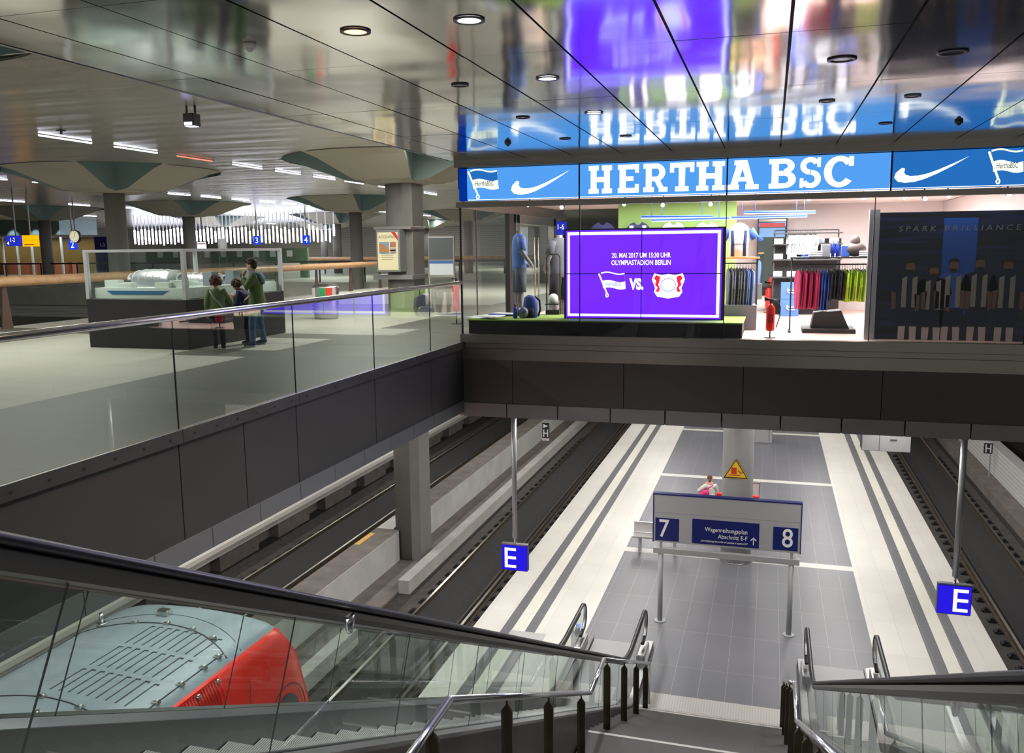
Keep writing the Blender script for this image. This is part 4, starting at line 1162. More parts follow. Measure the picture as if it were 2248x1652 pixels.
# --- display plinth with grass-green top and the video wall
pl = thing('display_plinth', 'low black display plinth with a green top inside the shop window', 'plinth')
MB().box(-5.52, 15.56, 0.14, -0.45, 17.0, 0.385).build('body', blackmat, pl)
MB().box(-5.54, 15.54, 0.385, -0.43, 17.02, 0.41).build('green_top', mat('green_turf', (0.20, 0.30, 0.05), 0.8, var=0.15, vscale=30), pl)
vw = thing('video_wall', 'large purple video wall of four screens with a white border line standing on the plinth', 'screen')
VY = 16.05; vx0, vx1, vz0, vz1 = -3.72, -0.845, 0.41, 2.06
purple = glow('screen_purple', (0.215, 0.026, 2.4), 1.0); scrw = glow('screen_white', (0.9, 0.93, 1.25), 1.5)
MB().box(vx0 - 0.04, VY + 0.002, vz0 - 0.0, vx1 + 0.05, VY + 0.14, vz1 + 0.03).build('case', blackmat, vw)
xm, zm = (vx0 + vx1) / 2 - 0.01, (vz0 + vz1) / 2 + 0.02
for a, b in ((vx0, xm - 0.008), (xm + 0.008, vx1)):
    for c, d in ((vz0 + 0.02, zm - 0.008), (zm + 0.008, vz1)):
        MB().box(a, VY, c, b, VY + 0.003, d).build('screen', purple, vw)
# white border line, broken at the bezels
m = MB(); t_ = 0.055; e = 0.03
for a, b in ((vx0 + e, xm - 0.008), (xm + 0.008, vx1 - e)):
    m.box(a, VY - 0.003, vz0 + 0.02 + e, b, VY - 0.0005, vz0 + 0.02 + e + t_ * 0.8); m.box(a, VY - 0.003, vz1 - e - t_, b, VY - 0.0005, vz1 - e)
for c, d in ((vz0 + 0.05, zm - 0.008), (zm + 0.008, vz1 - e)):
    m.box(vx0 + e, VY - 0.003, c, vx0 + e + t_ * 0.8, VY - 0.0005, d); m.box(vx1 - e - t_, VY - 0.003, c, vx1 - e, VY - 0.0005, d)
m.build('border_line', scrw, vw)
cx_ = (AT(1407, 560, 1, VY)).x
z1_ = AT(1407, 565, 1, VY).z; z2_ = AT(1407, 581, 1, VY).z
text('20. MAI 2017 UM 15:30 UHR', 0.125, scrw, vw, (cx_, VY - 0.004, z1_), align='CENTER', bold=0.002, sx=0.72, ext=0.001)
text('OLYMPIASTADION BERLIN', 0.125, scrw, vw, (cx_, VY - 0.004, z2_), align='CENTER', bold=0.002, sx=0.74, ext=0.001)
text('VS.', 0.27, scrw, vw, (AT(1383, 633, 1, VY).x, VY - 0.004, AT(1383, 634, 1, VY).z), bold=0.014, sx=0.72, ext=0.001)
A = AT(1313, 652, 1, VY); B = AT(1372, 598, 1, VY)
flag(A.x, B.x, A.z, B.z, VY - 0.003, vw, purple, scrw, scrw, glow('screen_ink', (0.15, 0.25, 0.6), 1))
# round crest between two red rearing figures over a ribbon
c = AT(1467, 625, 1, VY); sr = glow('screen_red', (0.9, 0.02, 0.05), 1.2); scr_grey = glow('screen_grey', (0.55, 0.45, 0.9), 1)
FYs = VY - 0.003
m = MB(); n = 24
m.prism([(c.x + 0.17 * math.cos(2 * math.pi * k / n), c.z - 0.0 + 0.155 * math.sin(2 * math.pi * k / n)) for k in range(n)], 1, FYs - 0.006, FYs - 0.003)
m.build('crest_disc', scrw, vw)
m = MB()
outl = [(-0.30, 0.10), (-0.26, 0.21), (-0.12, 0.18), (0, 0.20), (0.12, 0.18), (0.26, 0.21), (0.30, 0.10), (0.24, -0.06), (0.26, -0.13), (0.20, -0.215), (0, -0.25), (-0.20, -0.215), (-0.26, -0.13), (-0.24, -0.06)]
m.prism([(c.x + a, c.z + b) for a, b in outl], 1, FYs - 0.002, FYs); m.build('crest_outline', scrw, vw)
for sgn in (-1, 1):
    m = MB(); lion = [(0.15, 0.15), (0.22, 0.18), (0.26, 0.12), (0.22, 0.07), (0.24, 0.0), (0.19, -0.05), (0.23, -0.12), (0.17, -0.13), (0.15, -0.06), (0.18, 0.0), (0.16, 0.07)]
    m.prism([(c.x + sgn * a, c.z + b) for a, b in lion], 1, FYs - 0.009, FYs - 0.006); m.build('crest_red_figure', sr, vw)
m = MB()
m.prism([(c.x + 0.14 * math.cos(2 * math.pi * k / n), c.z + 0.125 * math.sin(2 * math.pi * k / n)) for k in range(n)], 1, FYs - 0.0075, FYs - 0.006); m.build('crest_inner_ring', scr_grey, vw)
m = MB(); m.prism([(c.x + 0.125 * math.cos(2 * math.pi * k / n), c.z + 0.11 * math.sin(2 * math.pi * k / n)) for k in range(n)], 1, FYs - 0.009, FYs - 0.0075); m.build('crest_centre', scrw, vw)
text('Leverkusen', 0.055, scr_grey, vw, (c.x, FYs - 0.005, c.z - 0.205), align='CENTER', sx=0.9, ext=0.001)

# --- soft goods
def shirt_flat(name, x, y, ztop, w, h, m, label, group=None, m2=None, stripes=None, parent=None, logo=False, cat='shirt', th=0.05):
    """front-facing T-shirt, outline extruded to a soft thickness"""
    t = parent or thing(name, label, cat, (0, 0, 0), 0, group)
    P = [(-0.13, 0), (-0.28, -0.05), (-0.62, -0.36), (-0.45, -0.48), (-0.33, -0.36), (-0.34, -1.0), (0.34, -1.0), (0.33, -0.36), (0.45, -0.48), (0.62, -0.36), (0.28, -0.05), (0.13, 0), (0.08, -0.06), (0, -0.085), (-0.08, -0.06)]
    pts = [(x + p[0] * w, ztop + p[1] * h) for p in P]
    MB().prism(pts, 1, y, y + th).build('shirt_body', m, t, 0.012)
    if stripes:
        mb = MB()
        for a, b in stripes: mb.box(x + a * w, y - 0.006, ztop - 0.97 * h, x + b * w, y - 0.001, ztop - (0.10 if max(abs(a), abs(b)) > .1 else .1) * h)
        mb.build('stripe', m2, t)
    return t
wht = mat('white_cotton', (0.75, 0.76, 0.80), 0.85); nvy = mat('navy_cotton', (0.015, 0.02, 0.08), 0.85); blu = mat('royal_blue_cotton', (0.03, 0.09, 0.42), 0.8)
gry = mat('slate_cotton', (0.13, 0.14, 0.18), 0.85); crim = mat('crimson_cotton', (0.40, 0.015, 0.09), 0.8); lime = mat('lime_cotton', (0.42, 0.62, 0.02), 0.8); blk = mat('black_cotton', (0.012, 0.012, 0.014), 0.85)
lblu = mat('light_blue_cotton', (0.18, 0.28, 0.62), 0.8)
gw = [(1322, 1352 - 0, nvy, 'navy shirt pinned to the green shop wall, its shoulders showing above the video wall'), (1400, 0, nvy, 'striped navy and white shirt on the green wall above the video wall'), (1478, 0, wht, 'white shirt on the green wall above the video wall, third from the left'), (1552, 0, wht, 'white shirt on the green wall above the right end of the video wall')]
for px, _, mm, lb in gw:
    p = AT(px, 487, 1, 19.25)
    shirt_flat('wall_shirt', p.x, 19.28, p.z, 0.62, 0.78, mm, lb, m2=wht, stripes=[(-0.3, -0.16), (0.16, 0.3)] if px == 1400 else None)
# mirrored tees that hang behind the side glass
def hanging_shirt(x, y, zt, h, m, th=0.026, d=0.46):
    """side-on shirt hanging on a rail that runs along x"""
    mb = MB(); lay = []
    ys_ = [-0.5, -0.44, -0.30, -0.06, 0.06, 0.30, 0.44, 0.5]
    top = [-0.22, -0.10, -0.05, 0.0, 0.0, -0.05, -0.10, -0.22]; bot = [-0.50, -0.54, -1.0, -1.0, -1.0, -1.0, -0.54, -0.50]
    n = len(ys_); vs = []
    for k in range(n):
        for zz, tt in ((top[k], 0.5), ((top[k] + bot[k]) / 2, 1.0), (bot[k], 0.85)):
            wob = 0.3 * th * math.sin(k * 2.1 + zz * 5)
            vs += [(-th * tt / 2 + wob, ys_[k] * d, zz * h), (th * tt / 2 + wob, ys_[k] * d, zz * h)]
    fs = []
    for k in range(n - 1):
        a, b = 6 * k, 6 * (k + 1)
        for r in (0, 2):
            fs += [(a + r, a + r + 2, b + r + 2, b + r), (a + r + 1, b + r + 1, b + r + 3, a + r + 3)]
        fs += [(a, b, b + 1, a + 1), (a + 4, a + 5, b + 5, b + 4)]
    fs += [(0, 1, 3, 2), (2, 3, 5, 4), (6 * n - 6, 6 * n - 4, 6 * n - 3, 6 * n - 5), (6 * n - 4, 6 * n - 2, 6 * n - 1, 6 * n - 3)]
    mb.add(vs, fs, False)
    return mb
def rack_of(xs, y, zt, specs, label, group, yaw=0.15):
    protos = {}
    for x, (h, m) in zip(xs, specs):
        k = (m.name, h)
        if k not in protos:
            t = thing('hanging_shirt', label(m.name), 'shirt', (x, y, zt), yaw, group(m.name))
            hanging_shirt(0, 0, 0, h, m).build('garment', m, t)
            MB().loft([(0, -0.18, -0.03), (0, 0, 0.02), (0, 0.18, -0.03)], 0.006, 6).loft([(0, 0, 0.02), (0, 0.0, 0.07), (0, 0.02, 0.085)], 0.004, 6).build('hanger', blackmat, t)
            protos[k] = t
        else:
            t = copy_tree(protos[k])
        t.location = (x, y + random.uniform(-0.05, 0.05), zt - random.uniform(0, 0.02)); t.rotation_euler[2] = yaw + random.uniform(-0.12, 0.12)
nm = {'crimson_cotton': 'crimson', 'royal_blue_cotton': 'royal blue', 'black_cotton': 'black', 'lime_cotton': 'lime green', 'slate_cotton': 'slate grey', 'light_blue_cotton': 'light blue', 'white_cotton': 'white'}
random.seed(5)
# rack on the right of the shop
RY_, zt = 17.0, 1.30
XA = AT(1752, 610, 1, RY_).x; XB = AT(1900, 610, 1, RY_).x
n = 27; xs_ = [XA + (XB - XA) * k / (n - 1) for k in range(n)]; sp = []
for k in range(n):
    u = k / n
    if u < 0.30: sp.append((0.72, crim))
    elif u < 0.44: sp.append((0.74, blu))
    elif u < 0.66: sp.append((0.55, blk))
    elif u < 0.93: sp.append((0.58, lime))
    else: sp.append((0.30, blu))
rack_of(xs_, RY_, zt, sp, lambda s: '%s shirt hanging on the rail at the right of the shop' % nm[s], lambda s: '%s shirts on the right rail' % nm[s])
rk = thing('clothes_rack', 'black steel clothes rack on a low black platform carrying crimson, black and lime shirts', 'rack')
MB().loft([(XA - 0.15, RY_, zt + 0.09), (XB + 0.15, RY_, zt + 0.09)], 0.012, 8).build('rail', blackmat, rk)
m = MB()
for x in (XA - 0.12, XB + 0.12): m.loft([(x, RY_, 0.16), (x, RY_, zt + 0.20)], 0.014, 8)
m.box(XA - 0.15, RY_ - 0.25, 0.14, XA - 0.10, RY_ + 0.25, 0.17).box(XB + 0.10, RY_ - 0.25, 0.14, XB + 0.15, RY_ + 0.25, 0.17)
m.build('upright', blackmat, rk)
MB().box(XA - 0.15, RY_ - 0.28, 1.50, XB + 0.2, RY_ + 0.28, 1.53).build('shelf', blackmat, rk)
MB().box(XA + 0.1, 16.7, 0.14, XB - 0.15, 17.5, 0.22).prism([(XA + 0.25, 0.22), (XB - 0.25, 0.22), (XB - 0.4, 0.55), (XA + 0.3, 0.50)], 1, 16.85, 17.35).build('platform', blackmat, rk)
# things on its shelf
xb = lambda px, yy=RY_: AT(px, 560, 1, yy).x
def on_shelf(name, px, w, d, h, m, label, cat, bev=0.01, z=1.53, y=RY_, grp=None):
    x = xb(px, y); t = thing(name, label, cat, (0, 0, 0), 0, grp)
    MB().box(x - w / 2, y - d / 2, z + 0.001, x + w / 2, y + d / 2, z + h).build(name + '_body', m, t, bev); return t
t = thing('backpack', 'dark leather bag standing on the shelf above the hanging black shirts', 'bag'); x = xb(1876)
MB().ell((x, RY_, 1.66), (0.20, 0.12, 0.13), 16, 10).ell((x, RY_, 1.80), (0.09, 0.08, 0.12), 12, 8).build('bag_body', mat('brown_leather', (0.07, 0.05, 0.045), 0.5), t)
for px, lb in ((1828, 'left'), (1838, 'right')):
    x = xb(px); t = thing('bottle', 'royal blue drinking bottle on the rack shelf, %s one of the pair' % lb, 'bottle')
    MB().loft([(x, RY_, 1.531), (x, RY_, 1.72), (x, RY_, 1.76), (x, RY_, 1.80)], [0.032, 0.032, 0.018, 0.016], 14).build('bottle_body', mat('blue_plastic', (0.02, 0.05, 0.55), 0.3), t)
    MB().cyl(x, RY_, 1.80, 1.83, 0.02, 12).build('cap', whitem, t)
on_shelf('box', 1812, 0.16, 0.16, 0.22, mat('grey_card', (0.2, 0.2, 0.22), 0.6), 'grey cardboard box on the rack shelf left of the blue bottles', 'box')
on_shelf('box', 1855, 0.14, 0.16, 0.20, blu, 'blue box on the rack shelf right of the blue bottles', 'box')
for px, lb in ((1790, 'left of the grey box'), (1900, 'at the right end')):
    x = xb(px); t = thing('folded_shirt_stack', 'stack of folded white shirts on the rack shelf ' + lb, 'shirts')
    for k in range(3): MB().box(x - 0.12, RY_ - 0.12, 1.532 + k * 0.035, x + 0.12, RY_ + 0.12, 1.562 + k * 0.035).build('folded_shirt', wht, t, 0.012)
# row of white shirts high at the back
random.seed(9)
BY = 21.0; zt2 = AT(1740, 514, 1, BY).z
XA2, XB2 = AT(1732, 520, 1, BY).x, AT(1788, 520, 1, BY).x
rack_of([XA2 + (XB2 - XA2) * k / 11 for k in range(12)], BY, zt2, [(0.45, wht)] * 12, lambda s: 'white shirt in the high row at the back of the shop', lambda s: 'white shirts in the high back row', 0.3)
bs = thing('wall_shelving', 'dark shelving unit at the back of the shop below the high row of white shirts', 'shelf')
MB().box(XA2 - 0.35, BY + 0.3, 0.14, XB2 + 0.6, BY + 0.36, zt2 - 0.1).build('back_panel', blackmat, bs)
for z in (0.5, 1.0, 1.4, 1.75, 2.0): MB().box(XA2 - 0.35, BY - 0.1, z, XB2 + 0.6, BY + 0.3, z + 0.03).build('shelf_board', blackmat, bs)
MB().loft([(XA2 - 0.3, BY, zt2 + 0.09), (XB2 + 0.5, BY, zt2 + 0.09)], 0.012, 8).box(XA2 - 0.33, BY - 0.01, 0.5, XA2 - 0.30, BY + 0.01, zt2 + 0.1).box(XB2 + 0.5, BY - 0.01, 0.5, XB2 + 0.53, BY + 0.01, zt2 + 0.1).build('rail', blackmat, bs)
random.seed(21)
cols = [wht, wht, blu, gry, wht]
k_ = 0
for z in (1.43, 1.78, 1.03):
    for q in range(5):
        x = XA2 - 0.22 + q * 0.30; c_ = cols[k_ % 5]; k_ += 1
        t = thing('folded_shirt', 'folded %s garment on the dark shelving at the back of the shop' % nm[c_.name], 'shirt', (0, 0, 0), 0, 'folded %s garments on the back shelving' % nm[c_.name])
        MB().box(x - 0.1, BY - 0.02, z, x + 0.1, BY + 0.2, z + 0.12).build('folded_cloth', c_, t, 0.015)
for i, px in enumerate((1735, 1735)):
    p = AT(px, 672, 1, 20.6); p.z = 0.345 if i == 1 else 0.73
    t = thing('shopping_bag', 'blue carrier bag with a white cart symbol, %s of two beside the shelving' % ('upper' if i == 0 else 'lower'), 'bag')
    MB().box(p.x - 0.22, 20.62, p.z - 0.20, p.x + 0.18, 20.82, p.z + 0.18).build('bag_body', blu, t, 0.01)
    MB().box(p.x - 0.08, 20.60, p.z - 0.06, p.x + 0.1, 20.62, p.z - 0.04).box(p.x - 0.06, 20.60, p.z + 0.0, p.x + 0.12, 20.62, p.z + 0.02).box(p.x - 0.08, 20.60, p.z - 0.06, p.x - 0.06, 20.62, p.z + 0.05).build('cart_symbol', wht, t)
# rack and mannequin torso left of the mirror
RY2 = 17.3; zt3 = AT(1625, 588, 1, RY2).z
xa_, xb_ = AT(1599, 590, 1, RY2).x, AT(1650, 590, 1, RY2).x
random.seed(6)
rack_of([xa_ + (xb_ - xa_) * k / 8 for k in range(9)], RY2, zt3, [(0.78, gry)] * 6 + [(0.72, lblu)] * 3, lambda s: '%s shirt hanging on the small rail between the video wall and the mirror' % nm[s], lambda s: '%s shirts on the small rail' % nm[s], 0.2)
r2 = thing('clothes_rack', 'small black clothes rail with grey and light blue shirts beside the video wall', 'rack')
MB().loft([(xa_ - 0.1, RY2, zt3 + 0.09), (xb_ + 0.1, RY2, zt3 + 0.09)], 0.012, 8).build('rail', blackmat, r2)
MB().box(xa_ - 0.12, RY2 - 0.02, 0.14, xa_ - 0.09, RY2 + 0.02, zt3 + 0.3).box(xb_ + 0.09, RY2 - 0.02, 0.14, xb_ + 0.12, RY2 + 0.02, zt3 + 0.3).build('upright', blackmat, r2)
MB().box(xa_ - 0.14, RY2 - 0.25, zt3 + 0.18, xb_ + 0.14, RY2 + 0.25, zt3 + 0.21).build('shelf', mat('orange_shelf', (0.55, 0.25, 0.08), 0.5), r2)
MB().box(xa_ - 0.1, RY2 - 0.2, 0.141, xb_ + 0.12, RY2 + 0.3, 0.62).build('base_cabinet', mat('grey_cabinet', (0.13, 0.13, 0.15), 0.5), r2, 0.01)
t = thing('torso_form', 'striped blue and white football shirt on a torso form above the small clothes rail', 'mannequin')
xt = AT(1622, 540, 1, RY2).x; z0_ = zt3 + 0.215
MB().loft([(xt, RY2, z0_), (xt, RY2, z0_ + 0.25), (xt, RY2, z0_ + 0.48), (xt, RY2, z0_ + 0.58), (xt, RY2, z0_ + 0.64)], [(0.17, 0.11), (0.18, 0.12), (0.22, 0.12), (0.15, 0.09), (0.06, 0.06)], 20).build('torso', wht, t)
m = MB(); m.loft([(xt - 0.2, RY2, z0_ + 0.52), (xt - 0.30, RY2, z0_ + 0.34)], [0.07, 0.08], 12).loft([(xt + 0.2, RY2, z0_ + 0.52), (xt + 0.30, RY2, z0_ + 0.34)], [0.07, 0.08], 12); m.build('sleeve', blu, t)
m = MB()
for a in (-0.11, 0.11): m.loft([(xt + a, RY2 - 0.085, z0_ + 0.01), (xt + a, RY2 - 0.09, z0_ + 0.25), (xt + a * 1.1, RY2 - 0.085, z0_ + 0.50)], [(0.035, 0.03)] * 3, 8)
m.build('stripe', nvy, t)
text('bet-at-home', 0.055, inkb, t, (xt, RY2 - 0.128, z0_ + 0.24), align='CENTER', sx=0.9)
# mirror
p = AT(1690, 590, 1, 22.3)
mr = thing('mirror', 'tall dark framed mirror at the back of the shop', 'mirror')
xa3, xb3 = AT(1660, 590, 1, 22.3).x, AT(1725, 590, 1, 22.3).x; za, zb_ = AT(1690, 686, 1, 22.3).z, AT(1690, 478, 1, 22.3).z
MB().box(xa3, 22.3, za, xb3, 22.34, zb_).build('frame', blackmat, mr)
MB().box(xa3 + 0.03, 22.285, za + 0.03, xb3 - 0.03, 22.30, zb_ - 0.03).build('mirror_glass', mat('mirror_surface', (0.45, 0.5, 0.48), 0.02, 1.0), mr)
# slat wall box behind with red and blue advertising light
p0 = AT(1690, 520, 1, 22.2)
t = thing('poster', 'small red and blue poster strip at the top of the mirror', 'poster')
MB().box(xa3 + 0.05, 22.26, p0.z + 0.0, xb3 - 0.05, 22.28, p0.z + 0.22).build('blue_field', mat('poster_blue', (0.1, 0.25, 0.5), 0.5), t); MB().box(xa3 + 0.05, 22.255, p0.z + 0.24, xb3 - 0.05, 22.28, p0.z + 0.34).build('red_field', mat('poster_red', (0.35, 0.02, 0.02), 0.5), t)
# extinguishers
def extinguisher(x, y, z0, label, onstand=True):
    t = thing('fire_extinguisher', label, 'fire extinguisher')
    b = z0 + (0.12 if onstand else 0.02)
    MB().loft([(x, y, b), (x, y, b + 0.03), (x, y, b + 0.40), (x, y, b + 0.46), (x, y, b + 0.48)], [0.060, 0.075, 0.075, 0.04, 0.02], 24).build('cylinder', redp, t)
    MB().cyl(x, y, b + 0.48, b + 0.53, 0.02, 12).box(x - 0.08, y - 0.015, b + 0.53, x + 0.03, y + 0.015, b + 0.56).prism([(x - 0.11, b + 0.52), (x - 0.03, b + 0.56), (x - 0.11, b + 0.60)], 1, y - 0.02, y + 0.02).build('valve', blackmat, t)
    MB().loft([(x + 0.01, y, b + 0.54), (x + 0.10, y, b + 0.53), (x + 0.16, y, b + 0.42), (x + 0.155, y, b + 0.25), (x + 0.10, y, b + 0.06)], 0.010, 8).build('hose', blackmat, t)
    MB().box(x - 0.045, y - 0.078, b + 0.15, x + 0.045, y - 0.073, b + 0.3).build('label_plate', mat('ext_label', (0.5, 0.02, 0.02), 0.5), t)
    if onstand: MB().cyl(x, y, z0, b, 0.012, 8).cyl(x, y, z0, z0 + 0.01, 0.10, 16).build('stand', darksteel, t)
    return t
extinguisher(0.02, 15.75, 0.142, 'red fire extinguisher on a thin stand close behind the shop glass')
p = AT(1686, 690, 1, 21.6); extinguisher(p.x, 21.6, 0.142, 'red fire extinguisher added before the mirror in place of a reflection')  # solid copy stands in for the extinguisher's mirror image
# divider and player mural
MB_ = MB().box(1.56, 15.75, 0.142, 1.72, 15.85, 2.32); t = tag(MB_.build('divider_panel', mat('silver_panel', (0.42, 0.42, 0.45), 0.35, 0.6)), 'narrow silver grey panel at the left edge of the dark player mural', 'panel')
mu = thing('wall_mural', 'dark blue mural with five footballers in striped shirts behind the right shop window', 'poster')
MY = 15.86
def mural_mat():
    m = bpy.data.materials.new('mural_print'); m.use_nodes = True; nt = m.node_tree; N = nt.nodes; L = nt.links
    b = N['Principled BSDF']; b.inputs['Roughness'].default_value = 0.35
    tc = N.new('ShaderNodeTexCoord'); mp = N.new('ShaderNodeMapping'); mp.inputs['Scale'].default_value = (0.5, 1, 9); L.new(tc.outputs['Object'], mp.inputs[0])
    n = N.new('ShaderNodeTexNoise'); n.inputs['Scale'].default_value = 1.6; n.inputs['Detail'].default_value = 3; L.new(mp.outputs[0], n.inputs['Vector'])
    r = N.new('ShaderNodeValToRGB'); r.color_ramp.elements[0].position = 0.42; r.color_ramp.elements[0].color = (0.003, 0.004, 0.012, 1); r.color_ramp.elements[1].position = 0.75; r.color_ramp.elements[1].color = (0.012, 0.018, 0.09, 1)
    L.new(n.outputs['Fac'], r.inputs[0]); L.new(r.outputs[0], b.inputs['Base Color'])
    return m
MB().box(1.72, MY, 0.142, SX1 - 0.02, MY + 0.05, 2.27).build('print', mural_mat(), mu)
text('S P A R K   B R I L L I A N C E', 0.125, mat('mural_letter', (0.16, 0.17, 0.2), 0.5), mu, (AT(1972, 505, 1, MY).x, MY - 0.006, AT(1972, 508, 1, MY).z), sx=0.98, shear=0.12, ext=0.001).data
for o_ in mu.children:
    if o_.name.startswith('lettering'):
        o_.scale = (AT(2240, 500, 1, MY).x / 1e9 + (AT(2240, 500, 1, MY).x - AT(1972, 500, 1, MY).x) / max(o_.dimensions.x, 0.1) * 1.0, 1, 1)
skinp = mat('print_skin', (0.17, 0.09, 0.06), 0.5); jers = mat('print_cream', (0.30, 0.27, 0.21), 0.5); jnav = mat('print_navy', (0.010, 0.014, 0.05), 0.5); sock = mat('print_sock', (0.62, 0.50, 0.48), 0.5); hairp = mat('print_hair', (0.012, 0.01, 0.01), 0.5); jblu = mat('print_blue', (0.03, 0.10, 0.38), 0.5)
def player(pxc, pyhead, pyfoot, main, strp):
    c = AT(pxc, pyhead, 1, MY); ft = AT(pxc, pyfoot, 1, MY)
    H = (c.z - ft.z) / 0.93; x = c.x; zb = 0.145; Y0_ = MY - 0.004
    z = lambda u: zb + (c.z + 0.02 - zb) * u
    def pol(ps, m, nm_, d): MB().prism([(x + a, z(b)) for a, b in ps], 1, MY - d - 0.002, MY - d).build(nm_, m, mu)
    pol([(-0.14, 0.0), (-0.14, 0.18), (-0.03, 0.18), (-0.04, 0.0)], sock, 'printed_sock', 0.004); pol([(0.04, 0.0), (0.03, 0.18), (0.14, 0.18), (0.14, 0.0)], sock, 'printed_sock', 0.004)
    pol([(-0.17, 0.17), (-0.18, 0.42), (0.18, 0.42), (0.17, 0.17), (0.03, 0.17), (0.0, 0.26), (-0.03, 0.17)], jnav, 'printed_shorts', 0.006)
    pol([(-0.19, 0.40), (-0.17, 0.62), (-0.24, 0.56), (-0.29, 0.64), (-0.22, 0.80), (-0.07, 0.84), (0.07, 0.84), (0.22, 0.80), (0.29, 0.64), (0.24, 0.56), (0.17, 0.62), (0.19, 0.40)], main, 'printed_shirt', 0.008)
    for a, b in ((-0.115, -0.04), (0.045, 0.12)): pol([(a, 0.41), (a, 0.78), (b, 0.81), (b, 0.41)], strp, 'printed_stripe', 0.010)
    pol([(-0.28, 0.62), (-0.20, 0.60), (-0.20, 0.40), (-0.26, 0.38)], skinp, 'printed_arm', 0.010); pol([(0.28, 0.62), (0.20, 0.60), (0.20, 0.40), (0.26, 0.38)], skinp, 'printed_arm', 0.010)
    n = 16; pol([(0.075 * math.cos(6.283 * k / n), 0.92 + 0.075 * math.sin(6.283 * k / n)) for k in range(n)], skinp, 'printed_head', 0.010)
    pol([(-0.08, 0.94), (-0.07, 1.0), (0, 1.02), (0.07, 1.0), (0.08, 0.94), (0.05, 0.975), (-0.05, 0.975)], hairp, 'printed_hair', 0.012)
    pol([(-0.06, 0.89), (0.06, 0.89), (0.035, 0.85), (-0.035, 0.85)], hairp, 'printed_beard', 0.012)
for pxc, yh, mn, stp in ((1999, 575, jnav, jers), (2051, 585, jnav, jers), (2095, 572, jblu, jers), (2153, 568, jnav, jers), (2214, 572, jnav, jers)): player(pxc, yh, 751, mn, stp)
# reflection of a blue standing banner, painted on the mural as a flat strip
p = AT(2107, 500, 1, MY)
m = MB().box(AT(2072, 500, 1, MY).x, MY - 0.0035, AT(2100, 690, 1, MY).z, AT(2147, 500, 1, MY).x, MY - 0.0005, AT(2100, 478, 1, MY).z); m.build('reflected_banner_strip', mat('banner_reflection_blue', (0.01, 0.07, 0.33), 0.4), mu)
# track lights, hanging linear lights
tl = glow('shop_spot_lens', (0.75, 0.8, 1.0), 14)
for i, (px, py) in enumerate(((1159, 450), (1233, 455), (1370, 448), (1455, 450), (1560, 448), (1775, 437), (1897, 434), (1986, 433), (2031, 436), (2083, 430), (2215, 428))):
    Yl = 16.4; p = AT(px, py, 1, Yl)
    t = thing('track_spotlight', 'small bright ceiling spotlight in the row behind the shop glass', 'lamp', (0, 0, 0), 0, 'ceiling spotlights in the shop')
    MB().ell((p.x, Yl, p.z), (0.035, 0.035, 0.035), 12, 8).build('lens', tl, t)
    MB().loft([(p.x, Yl + 0.05, p.z + 0.02), (p.x, Yl + 0.15, p.z + 0.06)], 0.045, 12).loft([(p.x, Yl + 0.12, p.z + 0.05), (p.x, Yl + 0.12, 2.755)], 0.012, 8).build('housing', blackmat, t)
for i, (a, b, yy) in enumerate((((1408, 483), (1560, 471), 17.0), ((1432, 485), (1603, 483), 18.2), ((1634, 467), (1792, 467), 17.4), ((1607, 483), (1770, 474), 18.6))):
    A, B = AT(*a, 1, yy), AT(*b, 1, yy)
    t = thing('pendant_light', ['upper left', 'lower left', 'upper right', 'lower right'][i] + ' hanging linear lamp with blue-white light in the shop', 'lamp')
    zc = (A.z + B.z) / 2; dy = 0.5 if i % 2 == 0 else -0.4
    MB().loft([(A.x, yy, zc), (B.x, yy + dy, zc)], [(0.035, 0.012)] * 2, 8).build('lamp_strip', glow('pendant_blue', (0.35, 0.42, 1.0), 3.0), t)
    MB().loft([(A.x, yy, zc + 0.03), (B.x, yy + dy, zc + 0.03)], [(0.03, 0.02)] * 2, 8).loft([(A.x + 0.2, yy, zc + 0.04), (A.x + 0.2, yy, 2.755)], 0.005, 6).loft([(B.x - 0.2, yy + dy, zc + 0.04), (B.x - 0.2, yy + dy, 2.755)], 0.005, 6).build('housing', blu, t)
# things on the plinth
PZ = 0.41
t = thing('drinking_bottle', 'royal blue drinking bottle on the green plinth beside the backpack', 'bottle'); x = AT(1131, 700, 1, 15.9).x
MB().loft([(x, 15.9, PZ + 0.001), (x, 15.9, PZ + 0.20), (x, 15.9, PZ + 0.22)], [0.04, 0.04, 0.03], 16).build('bottle_body', mat('blue_plastic'), t); MB().cyl(x, 15.9, PZ + 0.22, PZ + 0.27, 0.022, 12).build('cap', blackmat, t)
t = thing('football', 'silver and dark patterned ball on the green plinth between bottle and backpack', 'ball'); x = AT(1147, 690, 1, 15.95).x
MB().ell((x, 15.98, PZ + 0.11), (0.11, 0.11, 0.11), 20, 12).build('ball_skin', mat('ball_print', (0.12, 0.14, 0.2), 0.35, var=0.9, vscale=14), t)
t = thing('backpack', 'blue and black school backpack standing on the green plinth', 'backpack'); x = AT(1163, 690, 1, 16.1).x
MB().loft([(x, 16.15, PZ + 0.002), (x, 16.15, PZ + 0.05), (x, 16.15, PZ + 0.25), (x, 16.15, PZ + 0.38), (x + 0.01, 16.15, PZ + 0.43)], [(0.13, 0.09), (0.15, 0.11), (0.145, 0.10), (0.12, 0.08), (0.05, 0.03)], 16).build('bag_body', mat('backpack_blue', (0.02, 0.06, 0.28), 0.7), t)
MB().loft([(x - 0.01, 16.05, PZ + 0.02), (x - 0.01, 16.03, PZ + 0.10), (x - 0.01, 16.05, PZ + 0.19)], [(0.11, 0.03), (0.11, 0.04), (0.10, 0.02)], 12).build('front_pocket', blk, t)
